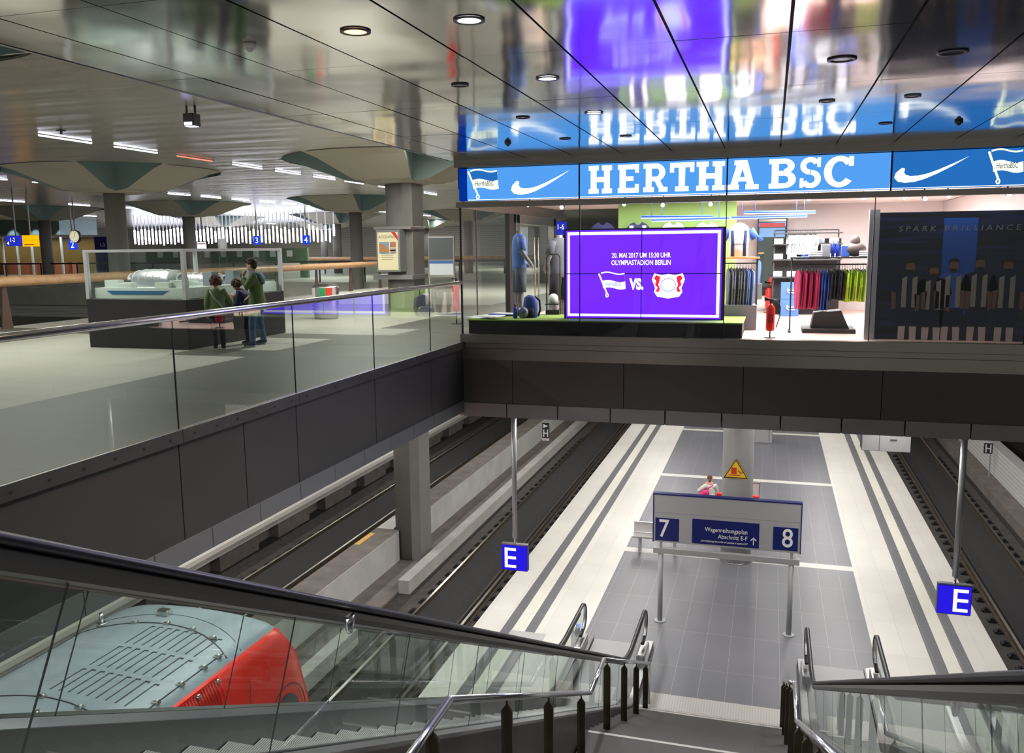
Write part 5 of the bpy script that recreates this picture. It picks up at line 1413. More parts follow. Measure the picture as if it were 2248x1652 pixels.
MB().loft([(x + 0.08, 16.2, PZ + 0.40), (x + 0.17, 16.2, PZ + 0.33), (x + 0.185, 16.2, PZ + 0.15), (x + 0.14, 16.2, PZ + 0.02)], [(0.02, 0.008)] * 4, 8).build('shoulder_strap', blk, t)
random.seed(31)
for i in range(6):
    px, py = (1052, 1068, 1084, 1100, 1114, 1070)[i], (699, 697, 696, 695, 692, 703)[i]
    p = AT(px, py - 3, 2, PZ + 0.01)
    t = thing('folded_scarf', 'white folded football scarf lying on the green plinth at the left', 'scarf', (p.x, min(max(p.y, 15.75), 16.6), PZ + 0.001 + 0.008 * i), random.uniform(-0.4, 0.4), 'folded scarves on the plinth')
    MB().box(-0.24, -0.14, 0, 0.24, 0.14, 0.012).build('scarf_cloth', wht if i != 3 else blu, t, 0.004)
# headless mannequins
def mannequin(x, y, z0, H, top, bottom, label, yaw=0.0):
    t = thing('mannequin', label, 'mannequin', (x, y, z0), yaw)
    s = H
    b = MB(); sk = mat('mannequin_grey', (0.22, 0.21, 0.21), 0.4)
    for sg in (-1, 1):
        b.loft([(sg * 0.07 * s, 0, 0.0), (sg * 0.07 * s, 0, 0.05 * s), (sg * 0.072 * s, -0.01 * s, 0.20 * s), (sg * 0.07 * s, 0, 0.33 * s), (sg * 0.06 * s, 0, 0.55 * s)], [0.026 * s, 0.024 * s, 0.040 * s, 0.036 * s, 0.06 * s], 14)
        b.loft([(sg * 0.07 * s, -0.03 * s, 0.012 * s), (sg * 0.07 * s, 0.09 * s, 0.012 * s)], [(0.028 * s, 0.014 * s)] * 2, 10)
        b.loft([(sg * 0.13 * s, 0, 0.93 * s), (sg * 0.17 * s, -0.01 * s, 0.76 * s), (sg * 0.12 * s, 0.11 * s, 0.62 * s), (sg * 0.05 * s, 0.15 * s, 0.58 * s)], [0.035 * s, 0.028 * s, 0.022 * s, 0.02 * s], 12)
    b.loft([(0, 0, 0.90 * s), (0, 0, 1.0 * s)], [0.05 * s, 0.035 * s], 14)
    b.build('body', sk, t)
    b = MB(); b.loft([(0, 0, 0.53 * s), (0, 0, 0.60 * s), (0, 0, 0.75 * s), (0, 0, 0.88 * s), (0, 0, 0.95 * s), (0, 0, 0.97 * s)], [(0.125 * s, 0.08 * s), (0.12 * s, 0.08 * s), (0.13 * s, 0.085 * s), (0.15 * s, 0.08 * s), (0.10 * s, 0.06 * s), (0.05 * s, 0.045 * s)], 20)
    for sg in (-1, 1): b.loft([(sg * 0.11 * s, 0, 0.93 * s), (sg * 0.165 * s, -0.005 * s, 0.78 * s)], [0.05 * s, 0.048 * s], 14)
    b.build('shirt', top, t)
    b = MB()
    for sg in (-1, 1): b.loft([(sg * 0.055 * s, 0, 0.56 * s), (sg * 0.068 * s, 0, 0.42 * s), (sg * 0.075 * s, 0, 0.28 * s)], [(0.068 * s, 0.075 * s), (0.062 * s, 0.066 * s), (0.062 * s, 0.062 * s)], 16)
    b.build('shorts', bottom, t)
    MB().cyl(0, 0, -0.002, 0.012, 0.17, 24).build('base_plate', darksteel, t)
    return t
p = AT(1141, 690, 1, 16.55); mannequin(p.x, 16.55, PZ + 0.004, 1.66, mat('polo_blue', (0.10, 0.20, 0.55), 0.8), mat('shorts_grey', (0.09, 0.09, 0.12), 0.8), 'headless figure in a blue polo shirt and dark grey shorts behind the backpack', R_(-60))
p = AT(1228, 690, 1, 17.6); mannequin(p.x, 17.6, 0.156, 1.85, mat('jacket_charcoal', (0.10, 0.10, 0.12), 0.8), blk, 'headless figure in a charcoal top partly hidden behind the left edge of the video wall', R_(60))
t = thing('ball_stand', 'black wire stand holding a white ball between the figures and the video wall', 'stand'); p = AT(1215, 655, 1, 17.0)
MB().ell((p.x, 17.0, p.z), (0.10, 0.10, 0.10), 18, 12).build('ball', wht, t)
MB().loft([(p.x - 0.14, 17.0, 0.15), (p.x - 0.14, 17.0, 1.55), (p.x - 0.10, 17.0, 1.62), (p.x + 0.1, 17.0, 1.62), (p.x + 0.14, 17.0, 1.55), (p.x + 0.14, 17.0, 0.15)], 0.014, 8).box(p.x - 0.14, 16.85, p.z - 0.12, p.x + 0.14, 17.15, p.z - 0.10).box(p.x - 0.14, 16.9, 0.142, p.x + 0.14, 17.1, 0.5).build('stand_frame', blackmat, t)
# blue direction sign seen through the shop doorway
t = thing('direction_sign', 'blue direction sign reading 1-6 seen through the shop, left of the video wall', 'sign')
A, B = AT(1207, 518, 1, 30), AT(1243, 486, 1, 30)
MB().box(A.x, 30, A.z, B.x, 30.1, B.z).build('panel', glow('direction_blue', (0.02, 0.03, 0.5), 1), t); MB().loft([((A.x + B.x) / 2, 30.05, B.z), ((A.x + B.x) / 2, 30.05, HZ)], 0.02, 8).build('hanger', greyp, t)
text('1-6', 0.26, whiteglow, t, (A.x + 0.25, 29.995, B.z - 0.27), sx=0.8, ext=0.001)

# ================================================================== WEST HALL: SHOWCASE
sc = thing('showcase', 'large glass showcase with grey posts on a black base, holding a station model', 'showcase')
cx0, cx1, cy0, cy1 = -12.15, -9.97, 13.08, 16.32
MB().box(cx0, cy0, 0.0, cx1, cy1, 0.90).build('base', mat('showcase_black', (0.012, 0.012, 0.015), 0.45, var=0.1), sc, 0.01)
cg = glass('case_glass', (0.95, 0.98, 0.97), 0.8)
MB().box(cx0 + 0.03, cy0 + 0.03, 0.90, cx1 - 0.03, cy0 + 0.04, 1.74).build('glass_pane', cg, sc); MB().box(cx1 - 0.04, cy0 + 0.045, 0.90, cx1 - 0.03, cy1 - 0.045, 1.74).build('glass_pane', cg, sc)
MB().box(cx0 + 0.03, cy1 - 0.04, 0.90, cx1 - 0.03, cy1 - 0.03, 1.74).build('glass_pane', cg, sc); MB().box(cx0 + 0.03, cy0 + 0.045, 0.90, cx0 + 0.04, cy1 - 0.045, 1.74).build('glass_pane', cg, sc)
alu = mat('case_aluminium', (0.52, 0.53, 0.56), 0.4, 0.5)
for x, y in ((cx0 + 0.035, cy0 + 0.035), (cx1 - 0.035, cy0 + 0.035), (cx1 - 0.035, cy1 - 0.035), (cx0 + 0.035, cy1 - 0.035)):
    MB().box(x - 0.035, y - 0.035, 0.90, x + 0.035, y + 0.035, 1.75).build('corner_post', alu, sc)
m = MB(); m.box(cx0, cy0, 1.75, cx1, cy0 + 0.06, 1.80).box(cx0, cy1 - 0.06, 1.75, cx1, cy1, 1.80).box(cx0, cy0 + 0.06, 1.75, cx0 + 0.06, cy1 - 0.06, 1.80).box(cx1 - 0.06, cy0 + 0.06, 1.75, cx1, cy1 - 0.06, 1.80)
m.build('top_frame', alu, sc)
MB().box(cx0 + 0.06, cy0 + 0.06, 1.765, cx1 - 0.06, cy1 - 0.06, 1.775).build('glass_top', cg, sc)
# the model inside
md = thing('architectural_model', 'white architectural model with a silver barrel roof inside the showcase', 'model')
mw_ = mat('model_white', (0.62, 0.68, 0.64), 0.6)
MB().box(cx0 + 0.10, cy0 + 0.12, 0.905, cx1 - 0.10, cy1 - 0.12, 1.10).build('model_base', mw_, md)
MB().prism([(-11.78, 1.05), (-10.42, 1.05), (-10.56, 0.98), (-11.66, 0.98)], 1, cy0 + 0.112, cy0 + 0.12).build('blue_strip', mat('model_blue', (0.02, 0.13, 0.30), 0.5), md)
mg = mat('model_silver', (0.60, 0.60, 0.66), 0.25, 0.7)
for (x0, x1, y, r, zc) in ((-11.75, -10.65, 13.9, 0.20, 1.22), (-11.6, -10.4, 14.9, 0.15, 1.18)):
    n = 12; vs = []; fs = []; ks = 14
    for i in range(ks + 1):
        u = i / ks; x = x0 + (x1 - x0) * u; s_ = (1 - (2 * u - 1) ** 4) * 0.35 + 0.65
        for k in range(n + 1):
            a = math.pi * k / n; vs.append((x, y + 1.3 * r * math.cos(a) * s_, zc + r * math.sin(a) * s_))
    for i in range(ks):
        for k in range(n): fs.append((i * (n + 1) + k, i * (n + 1) + k + 1, (i + 1) * (n + 1) + k + 1, (i + 1) * (n + 1) + k))
    MB().add(vs, fs, True).box(x0 + 0.1, y - r, 1.10, x1 - 0.1, y + r, zc).build('barrel_roof', mg, md)
    rb = MB()
    for i in range(0, ks + 1, 2):
        u = i / ks; x = x0 + (x1 - x0) * u; s_ = (1 - (2 * u - 1) ** 4) * 0.35 + 0.65
        rb.loft([(x, y + 1.3 * r * math.cos(math.pi * k / n) * s_, zc + r * math.sin(math.pi * k / n) * s_) for k in range(n + 1)], 0.008, 5)
    rb.build('roof_ribs', whitem, md)
random.seed(4)
for k in range(12):
    x = random.uniform(-11.9, -10.3); y = random.choice((13.4, 14.4, 15.4, 15.8)) + random.uniform(-0.1, 0.1)
    MB().box(x - 0.15, y - 0.08, 1.10, x + 0.15, y + 0.08, 1.13 + random.random() * 0.12).build('model_block', mw_, md)
for y in (14.2, 14.9, 15.5):
    MB().box(-10.35, y - 0.1, 1.10, -10.15, y + 0.12, 1.36).box(-10.12, y - 0.08, 1.12, -10.11, y + 0.1, 1.22).build('model_tower', mat('model_grey', (0.25, 0.28, 0.33), 0.5), md)

# ================================================================== WEST HALL: RAILS, BIN, ADVERT
wr = thing('wooden_rail', 'broad wooden handrail on tapered steel fins along the far side of the west gallery floor', 'railing')
WX = -17.2
MB().loft([(WX, 8, 1.10), (WX, 41.9, 1.10)], [(0.15, 0.12)] * 2, 20).build('rail', WOOD, wr)
fin = mat('fin_brown', (0.14, 0.085, 0.065), 0.5, 0.3)
for y in (10.2, 13.1, 16.0, 18.9, 21.8, 24.7, 27.7, 30.6, 33.5, 36.4, 39.3):
    MB().add([(WX - 0.02, y - 0.05, 0.98), (WX + 0.02, y - 0.05, 0.98), (WX + 0.02, y + 0.05, 0.98), (WX - 0.02, y + 0.05, 0.98), (WX - 0.02, y - 0.15, 0.0), (WX + 0.02, y - 0.15, 0.0), (WX + 0.02, y + 0.15, 0.0), (WX - 0.02, y + 0.15, 0.0)],
             [(0, 1, 2, 3), (7, 6, 5, 4), (0, 4, 5, 1), (1, 5, 6, 2), (2, 6, 7, 3), (3, 7, 4, 0)]).build('fin', fin, wr)
MB().box(WX - 0.01, 8, 0.03, WX + 0.004, 41.8, 0.92).build('glass_infill', glass('infill_glass', (0.93, 0.96, 0.94), 0.5), wr)
wr2 = thing('wooden_rail', 'distant second wooden handrail on the cross gallery, just above the nearer wooden rail', 'railing')
MB().loft([(-38, 58, 1.10), (-12, 58, 1.10)], [(0.14, 0.14)] * 2, 12).build('rail', WOOD, wr2)
for i in range(10): MB().box(-37.5 + i * 2.8, 57.96, 0.0, -37.4 + i * 2.8, 58.04, 1.0).build('fin', fin, wr2)
br = thing('glass_railing', 'dark topped glass railing across the far gallery edge', 'railing')
MB().loft([(-70, 42.3, 1.12), (-10.5, 42.3, 1.12)], 0.05, 10).build('handrail', darksteel, br)
MB().box(-70, 42.29, 0.0, -10.5, 42.30, 1.08).build('glass_panel', glass('infill_glass'), br)
for i in range(22): MB().box(-69.5 + i * 2.7, 42.28, 0, -69.44 + i * 2.7, 42.34, 1.08).build('post', darksteel, br)
# bin
lv = thing('ventilation_louvre', 'pale slatted band under the far gallery edge at the extreme left', 'louvre')
MB().box(-60, 41.8, -2.05, -18, 41.9, -1.40).build('slats', ridged('pale_slats', (0.6, 0.6, 0.58), 0.5, 0.09, 2, 0.3, col2=(0.25, 0.25, 0.25)), lv)
bn = thing('litter_bin', 'silver recycling bin with white, green and red flaps standing left of the advertising column', 'litter bin')
bx, by = -10.95, 19.9
MB().loft([(bx, by, 0.0), (bx, by, 0.05), (bx, by, 0.80), (bx, by, 0.84)], [(0.30, 0.24), (0.32, 0.26), (0.36, 0.28), (0.34, 0.26)], 28).build('body', steel, bn)
MB().ell((bx, by, 0.84), (0.33, 0.26, 0.06), 24, 8).build('lid', darksteel, bn)
for k, (c_, a0, a1) in enumerate((((0.7, 0.7, 0.68), -2.5, -2.0), ((0.03, 0.35, 0.12), -1.65, -1.2), ((0.65, 0.06, 0.03), -1.15, -0.65))):
    n = 6; vs = []
    for q in range(n + 1):
        a = a0 + (a1 - a0) * q / n
        for zz, rr_ in ((0.45, 1.012), (0.80, 1.012)): 
            f_ = 0.32 + (zz - 0.05) / 0.75 * 0.04; g_ = 0.26 + (zz - 0.05) / 0.75 * 0.02
            vs.append((bx + (f_ + 0.006) * math.cos(a), by + (g_ + 0.006) * math.sin(a), zz))
    MB().add(vs, [(2 * q, 2 * q + 2, 2 * q + 3, 2 * q + 1) for q in range(n)], True).build('coloured_panel', mat('bin_panel_%s' % 'wgr'[k], c_, 0.4), bn)
text('Abfall', 0.17, mat('bin_ink', (0.05, 0.05, 0.08), 0.5), bn, (bx - 0.12, by - 0.285, 0.14), rot=(R_(90), R_(-90), R_(-0)), sx=0.9, ext=0.001)
# advertisement case
ad = thing('advertisement_case', 'cream backlit property advertisement with a red corner ribbon on the thick column', 'poster')
AY = 23.50
A0 = AT(828, 510, 1, AY); A1 = AT(875, 592, 1, AY)
ax0, ax1, az1, az0 = A0.x, A1.x, A0.z, A1.z
MB().box(ax0 - 0.05, AY + 0.005, az0 - 0.06, ax1 + 0.06, AY + 0.45, az1 + 0.07).build('case', mat('case_grey', (0.30, 0.31, 0.31), 0.4, 0.4), ad, 0.01)
MB().box(ax0, AY, az0, ax1, AY + 0.004, az1).build('lit_poster', glow('poster_cream', (0.80, 0.72, 0.42), 1.05), ad)
ik = mat('advert_ink', (0.05, 0.05, 0.04), 0.5); w_ = ax1 - ax0
text('ACCENTRO', 0.105, ik, ad, ((ax0 + ax1) / 2 - 0.02, AY - 0.002, az1 - 0.17), align='CENTER', sx=0.95, ext=0.001)
pm1 = [mat('advert_a', (0.5, 0.25, 0.1), 0.6), mat('advert_b', (0.25, 0.35, 0.5), 0.6), mat('advert_c', (0.45, 0.2, 0.12), 0.6), mat('advert_d', (0.35, 0.3, 0.3), 0.6)]
MB().box(ax0 + 0.05, AY - 0.003, az1 - 0.62, ax0 + 0.37, AY, az1 - 0.28).build('printed_picture', pm1[1], ad); MB().prism([(ax0 + 0.05, az1 - 0.58), (ax0 + 0.05, az1 - 0.32), (ax0 + 0.16, az1 - 0.34), (ax0 + 0.37, az1 - 0.50), (ax0 + 0.37, az1 - 0.58)], 1, AY - 0.006, AY - 0.003).build('printed_house', pm1[0], ad)
MB().box(ax0 + 0.40, AY - 0.003, az1 - 0.44, ax1 - 0.06, AY, az1 - 0.28).build('printed_picture', pm1[2], ad); MB().box(ax0 + 0.40, AY - 0.003, az1 - 0.62, ax1 - 0.06, AY, az1 - 0.47).build('printed_picture', pm1[3], ad)
MB().box(ax0 + 0.08, AY - 0.003, az0 + 0.55, ax1 - 0.08, AY, az0 + 0.585).build('printed_orange_line', mat('advert_orange', (0.8, 0.25, 0.03), 0.5), ad)
m = MB()
for k in range(4): m.box(ax0 + 0.12, AY - 0.003, az0 + 0.46 - 0.055 * k, ax1 - 0.14 - 0.03 * (k % 2), AY, az0 + 0.472 - 0.055 * k)
m.build('printed_text_lines', ik, ad)
MB().prism([(ax1 - 0.20, az1), (ax1 - 0.08, az1), (ax1, az1 - 0.12), (ax1, az1 - 0.24)], 1, AY - 0.004, AY - 0.001).build('red_ribbon', mat('ribbon_red', (0.7, 0.03, 0.03), 0.5), ad)
# collars of cladding on the main column
m = MB(); m.box(-11.42, 23.70, 0.86, -10.14, 24.9, 1.0).box(-11.38, 23.74, 2.33, -10.18, 24.86, 2.42); m.build('cladding_collar', mat('case_grey'), col_main, 0.01)
MB().box(-10.62, 23.93, 2.33, -10.16, 23.95, 2.42).build('red_collar_panel', mat('collar_red', (0.45, 0.06, 0.04), 0.5), col_main)
# hanging platform number signs, clock, direction signs
def small_sign(px, py, Y, s, label, w=0.5, h=0.6):
    p = AT(px, py, 1, Y); t = thing('platform_number_sign', label, 'sign')
    MB().box(p.x - w / 2, Y, p.z - h / 2, p.x + w / 2, Y + 0.15, p.z + h / 2).build('lit_face', glow('number_blue', (0.02, 0.06, 0.75), 1.0), t)
    MB().loft([(p.x, Y + 0.07, p.z + h / 2), (p.x, Y + 0.07, HZ)], 0.035, 8).build('hanger', greyp, t)
    text(s, h * 0.9, whiteglow, t, (p.x - w * 0.22, Y - 0.005, p.z - h * 0.32), ext=0.001)
small_sign(563, 527, 52, '3', 'hanging blue sign with a white numeral 3, left of its numeral 4 neighbour')
small_sign(671, 526, 52, '4', 'hanging blue sign with a white numeral 4 beside the column')
small_sign(158, 536, 40, '2', 'small blue platform sign below the round station clock')
ck = thing('station_clock', 'round cream faced station clock hanging from the hall ceiling at the left', 'clock'); p = AT(163, 519, 1, 38)
MB().loft([(p.x, 38, p.z), (p.x, 38.15, p.z)], 0.34, 28, up=(1, 0, 0)).build('case', darksteel, ck)
MB().disc(p.x, 37.995, p.z, 0.31, 28, 1).build('face', glow('clock_face', (0.75, 0.72, 0.5), 0.9), ck)
m = MB(); m.prism([(p.x - 0.015, p.z - 0.03), (p.x + 0.015, p.z - 0.03), (p.x + 0.10, p.z + 0.23), (p.x + 0.08, p.z + 0.24)], 1, 37.985, 37.99).prism([(p.x - 0.02, p.z - 0.03), (p.x + 0.02, p.z - 0.03), (p.x + 0.02, p.z + 0.02), (p.x - 0.11, p.z - 0.14)], 1, 37.985, 37.99)
for k in range(12): a = k * math.pi / 6; m.box(p.x + 0.26 * math.cos(a) - 0.015, 37.985, p.z + 0.26 * math.sin(a) - 0.015, p.x + 0.26 * math.cos(a) + 0.015, 37.99, p.z + 0.26 * math.sin(a) + 0.015)
m.build('hands', blackmat, ck); MB().loft([(p.x, 38.07, p.z + 0.34), (p.x, 38.07, HZ)], 0.03, 8).build('hanger', greyp, ck)
ds = thing('direction_sign', 'wide blue direction sign with a bright yellow panel at the far left', 'sign')
A, B = AT(14, 540, 1, 30), AT(49, 517, 1, 30); MB().box(A.x, 30, A.z, B.x, 30.2, B.z).build('blue_panel', glow('direction_blue'), ds); text('1-2', 0.26, whiteglow, ds, (A.x + 0.22, 29.99, B.z - 0.26), sx=0.85, ext=0.001)
MB().prism([(A.x + 0.05, A.z + 0.12), (A.x + 0.16, A.z + 0.05), (A.x + 0.16, A.z + 0.19)], 1, 29.99, 30).build('arrow', whiteglow, ds)
A2, B2 = AT(50, 541, 1, 30), AT(77, 516, 1, 30); MB().box(A2.x, 30, A2.z, B2.x, 30.2, B2.z).build('yellow_panel', glow('direction_yellow', (1.0, 0.42, 0.0), 1.3), ds)
MB().box(A2.x + 0.1, 29.992, A2.z + 0.06, B2.x - 0.1, 29.998, A2.z + 0.10).build('printed_line', mat('advert_orange'), ds)
MB().loft([((A.x + B.x) / 2, 30.1, B.z), ((A.x + B.x) / 2, 30.1, HZ)], 0.03, 8).loft([((A2.x + B2.x) / 2, 30.1, B2.z), ((A2.x + B2.x) / 2, 30.1, HZ)], 0.03, 8).build('hanger', greyp, ds)
# dark blue information column, notice boards, monitor
p = AT(224, 560, 1, 44); t = thing('info_stele', 'tall dark blue information board standing behind the showcase left of its column', 'board')
MB().box(p.x - 0.5, 44, 0, p.x + 0.5, 44.2, AT(224, 519, 1, 44).z).build('panel', navy, t); text('1-2', 0.3, whites, t, (p.x - 0.1, 43.99, AT(224, 541, 1, 44).z), ext=0.001)
p = AT(443, 540, 1, 46); t = thing('monitor', 'small bright monitor with a red and white picture above the showcase', 'screen')
MB().box(p.x - 0.38, 46, p.z - 0.30, p.x + 0.38, 46.15, p.z + 0.30).build('case', blackmat, t); MB().box(p.x - 0.33, 45.99, p.z - 0.25, p.x + 0.33, 46, p.z + 0.25).build('display', glow('monitor_white', (0.85, 0.85, 0.95), 1.4), t)
MB().box(p.x - 0.3, 45.985, p.z + 0.12, p.x + 0.3, 45.99, p.z + 0.17).build('red_strip', mat('signal_red'), t); MB().loft([(p.x, 46.08, p.z + 0.3), (p.x, 46.08, HZ)], 0.04, 8).build('hanger', greyp, t)
p = AT(968, 543, 1, 36); t = thing('notice_case', 'glazed notice case with a white map beyond the rail beside the shop corner', 'notice case')
w = 0.62; zt_ = AT(968, 518, 1, 36).z; zb_ = 0.0
MB().box(p.x - w, 36, 0.5, p.x + w, 36.1, zt_).build('frame', steel, t); MB().box(p.x - w + 0.06, 35.99, 1.28, p.x + w - 0.06, 36, zt_ - 0.08).build('upper_glass', mat('notice_dark', (0.10, 0.11, 0.12), 0.3), t)
MB().box(p.x - w + 0.06, 35.99, 0.6, p.x + w - 0.06, 36, 1.22).build('map_sheet', mat('map_white', (0.6, 0.65, 0.7), 0.5), t); MB().box(p.x - w + 0.06, 35.985, 1.1, p.x + w - 0.06, 35.99, 1.22).build('blue_header', mat('map_blue', (0.05, 0.15, 0.4), 0.5), t)
for s_ in (-1, 1): MB().box(p.x + s_ * (w - 0.03) - 0.03, 36.02, 0, p.x + s_ * (w - 0.03) + 0.03, 36.08, 0.5).build('leg', greyp, t)
t = thing('fire_extinguisher', 'slim red fire extinguisher standing outside the corner of the shop glass', 'fire extinguisher'); p = AT(1001, 690, 2, 0.0)
p = AT(1001, 645, 1, 19.0)
MB().loft([(p.x, 19, 0.30), (p.x, 19, 0.34), (p.x, 19, 0.92), (p.x, 19, 0.98)], [0.05, 0.08, 0.08, 0.03], 20).build('cylinder', redp, t); MB().cyl(p.x, 19, 0.98, 1.08, 0.02, 10).box(p.x - 0.09, 18.98, 1.04, p.x + 0.03, 19.02, 1.07).build('valve', blackmat, t); MB().cyl(p.x, 19, 0, 0.30, 0.015, 8).cyl(p.x, 19, 0, 0.01, 0.12, 16).build('stand', darksteel, t)
# information counter seen through the showcase, kiosks far left
t = thing('information_counter', 'long pale counter with papers in the far hall seen through the showcase', 'counter')
c0, c1 = AT(250, 560, 1, 47).x, AT(620, 560, 1, 47).x
MB().box(c0, 47, 0, c1, 49, 1.0).build('counter_body', mat('counter_grey', (0.35, 0.36, 0.35), 0.5), t); MB().box(c0, 50, 0.0, c1, 50.2, 1.9).build('back_wall', mat('counter_green', (0.12, 0.2, 0.12), 0.6), t)
for k in range(9):
    x = c0 + (c1 - c0) * (0.08 + 0.1 * k); MB().box(x, 49.98, 1.35, x + 0.4, 50.0, 1.75).build('sheet', wht, t)
p = AT(60, 490, 1, 62)
kk = thing('kiosk', 'far shop unit with dark green fascia and warm lit interior at the extreme left', 'kiosk')
k0, k1 = AT(-120, 520, 1, 56).x, AT(132, 520, 1, 56).x
MB().box(k0, 56, AT(60, 516, 1, 56).z, k1, 60, HZ - 0.01).build('fascia', mat('kiosk_fascia', (0.16, 0.22, 0.22), 0.35, 0.3), kk)
MB().box(k0, 59.8, 0, k1, 60, 3.0).build('back_wall', mat('kiosk_ochre', (0.20, 0.16, 0.06), 0.6), kk)
for i in range(9): MB().box(k0 + i * (k1 - k0) / 8 - 0.08, 56, 0, k0 + i * (k1 - k0) / 8 + 0.08, 56.1, 3.0).build('post', whitem, kk)
MB().box(k0, 57, 0, k1, 57.6, 1.0).build('counter', mat('kiosk_counter', (0.45, 0.12, 0.06), 0.5), kk)
area('kiosk_lamp', ((k0 + k1) / 2, 58.4, 2.95), 12, 1.5, 150, (1.0, 0.85, 0.6))
for px in (20, 70, 128):
    p = AT(px, 490, 1, 55.7); spot('kiosk_wallwasher', (p.x, 54.9, HZ - 0.1), 350, (0.8, 1.0, 1.0), 60, 0.05, (R_(-30) * -1, 0, 0))

# ================================================================== PEOPLE
def remesh(o, v=0.008, smooth=4):
    r = o.modifiers.new('remesh', 'REMESH'); r.mode = 'VOXEL'; r.voxel_size = v; r.use_smooth_shade = True
    if smooth: s_ = o.modifiers.new('smooth', 'SMOOTH'); s_.iterations = smooth; s_.factor = 0.5
    return o
def V(*a): return Vector(a)
def hand(m, w, d, side, s, curl=0.5, up=None):
    """palm, four unequal bent fingers and a thumb; w wrist point, d pointing direction"""
    d = Vector(d).normalized(); n = Vector(up or (0, 0, 1)); n = (n - d * n.dot(d)).normalized(); l = d.cross(n)
    pc = w + d * 0.028 * s
    m.loft([w - d * 0.01 * s, w + d * 0.012 * s, w + d * 0.045 * s, w + d * 0.056 * s], [(0.013 * s, 0.017 * s), (0.012 * s, 0.023 * s), (0.011 * s, 0.026 * s), (0.008 * s, 0.022 * s)], 10, up=n)
    for k, (off, ln) in enumerate(((-0.019, 0.036), (-0.0065, 0.042), (0.006, 0.039), (0.018, 0.030))):
        b = w + d * 0.050 * s + l * off * s * side
        c1 = b + (d * math.cos(curl * 0.5) - n * math.sin(curl * 0.5)) * ln * 0.55 * s
        c2 = c1 + (d * math.cos(curl) - n * math.sin(curl)) * ln * 0.5 * s
        m.loft([b, c1, c2], [0.0060 * s, 0.0056 * s, 0.0042 * s], 7)
    tb = w + d * 0.015 * s - l * 0.020 * s * side
    t1 = tb + (d * 0.7 - l * 0.7 * side - n * 0.1).normalized() * 0.022 * s
    m.loft([tb, t1, t1 + (d * 0.9 - l * 0.35 * side).normalized() * 0.020 * s], [0.0080 * s, 0.0070 * s, 0.0052 * s], 7)
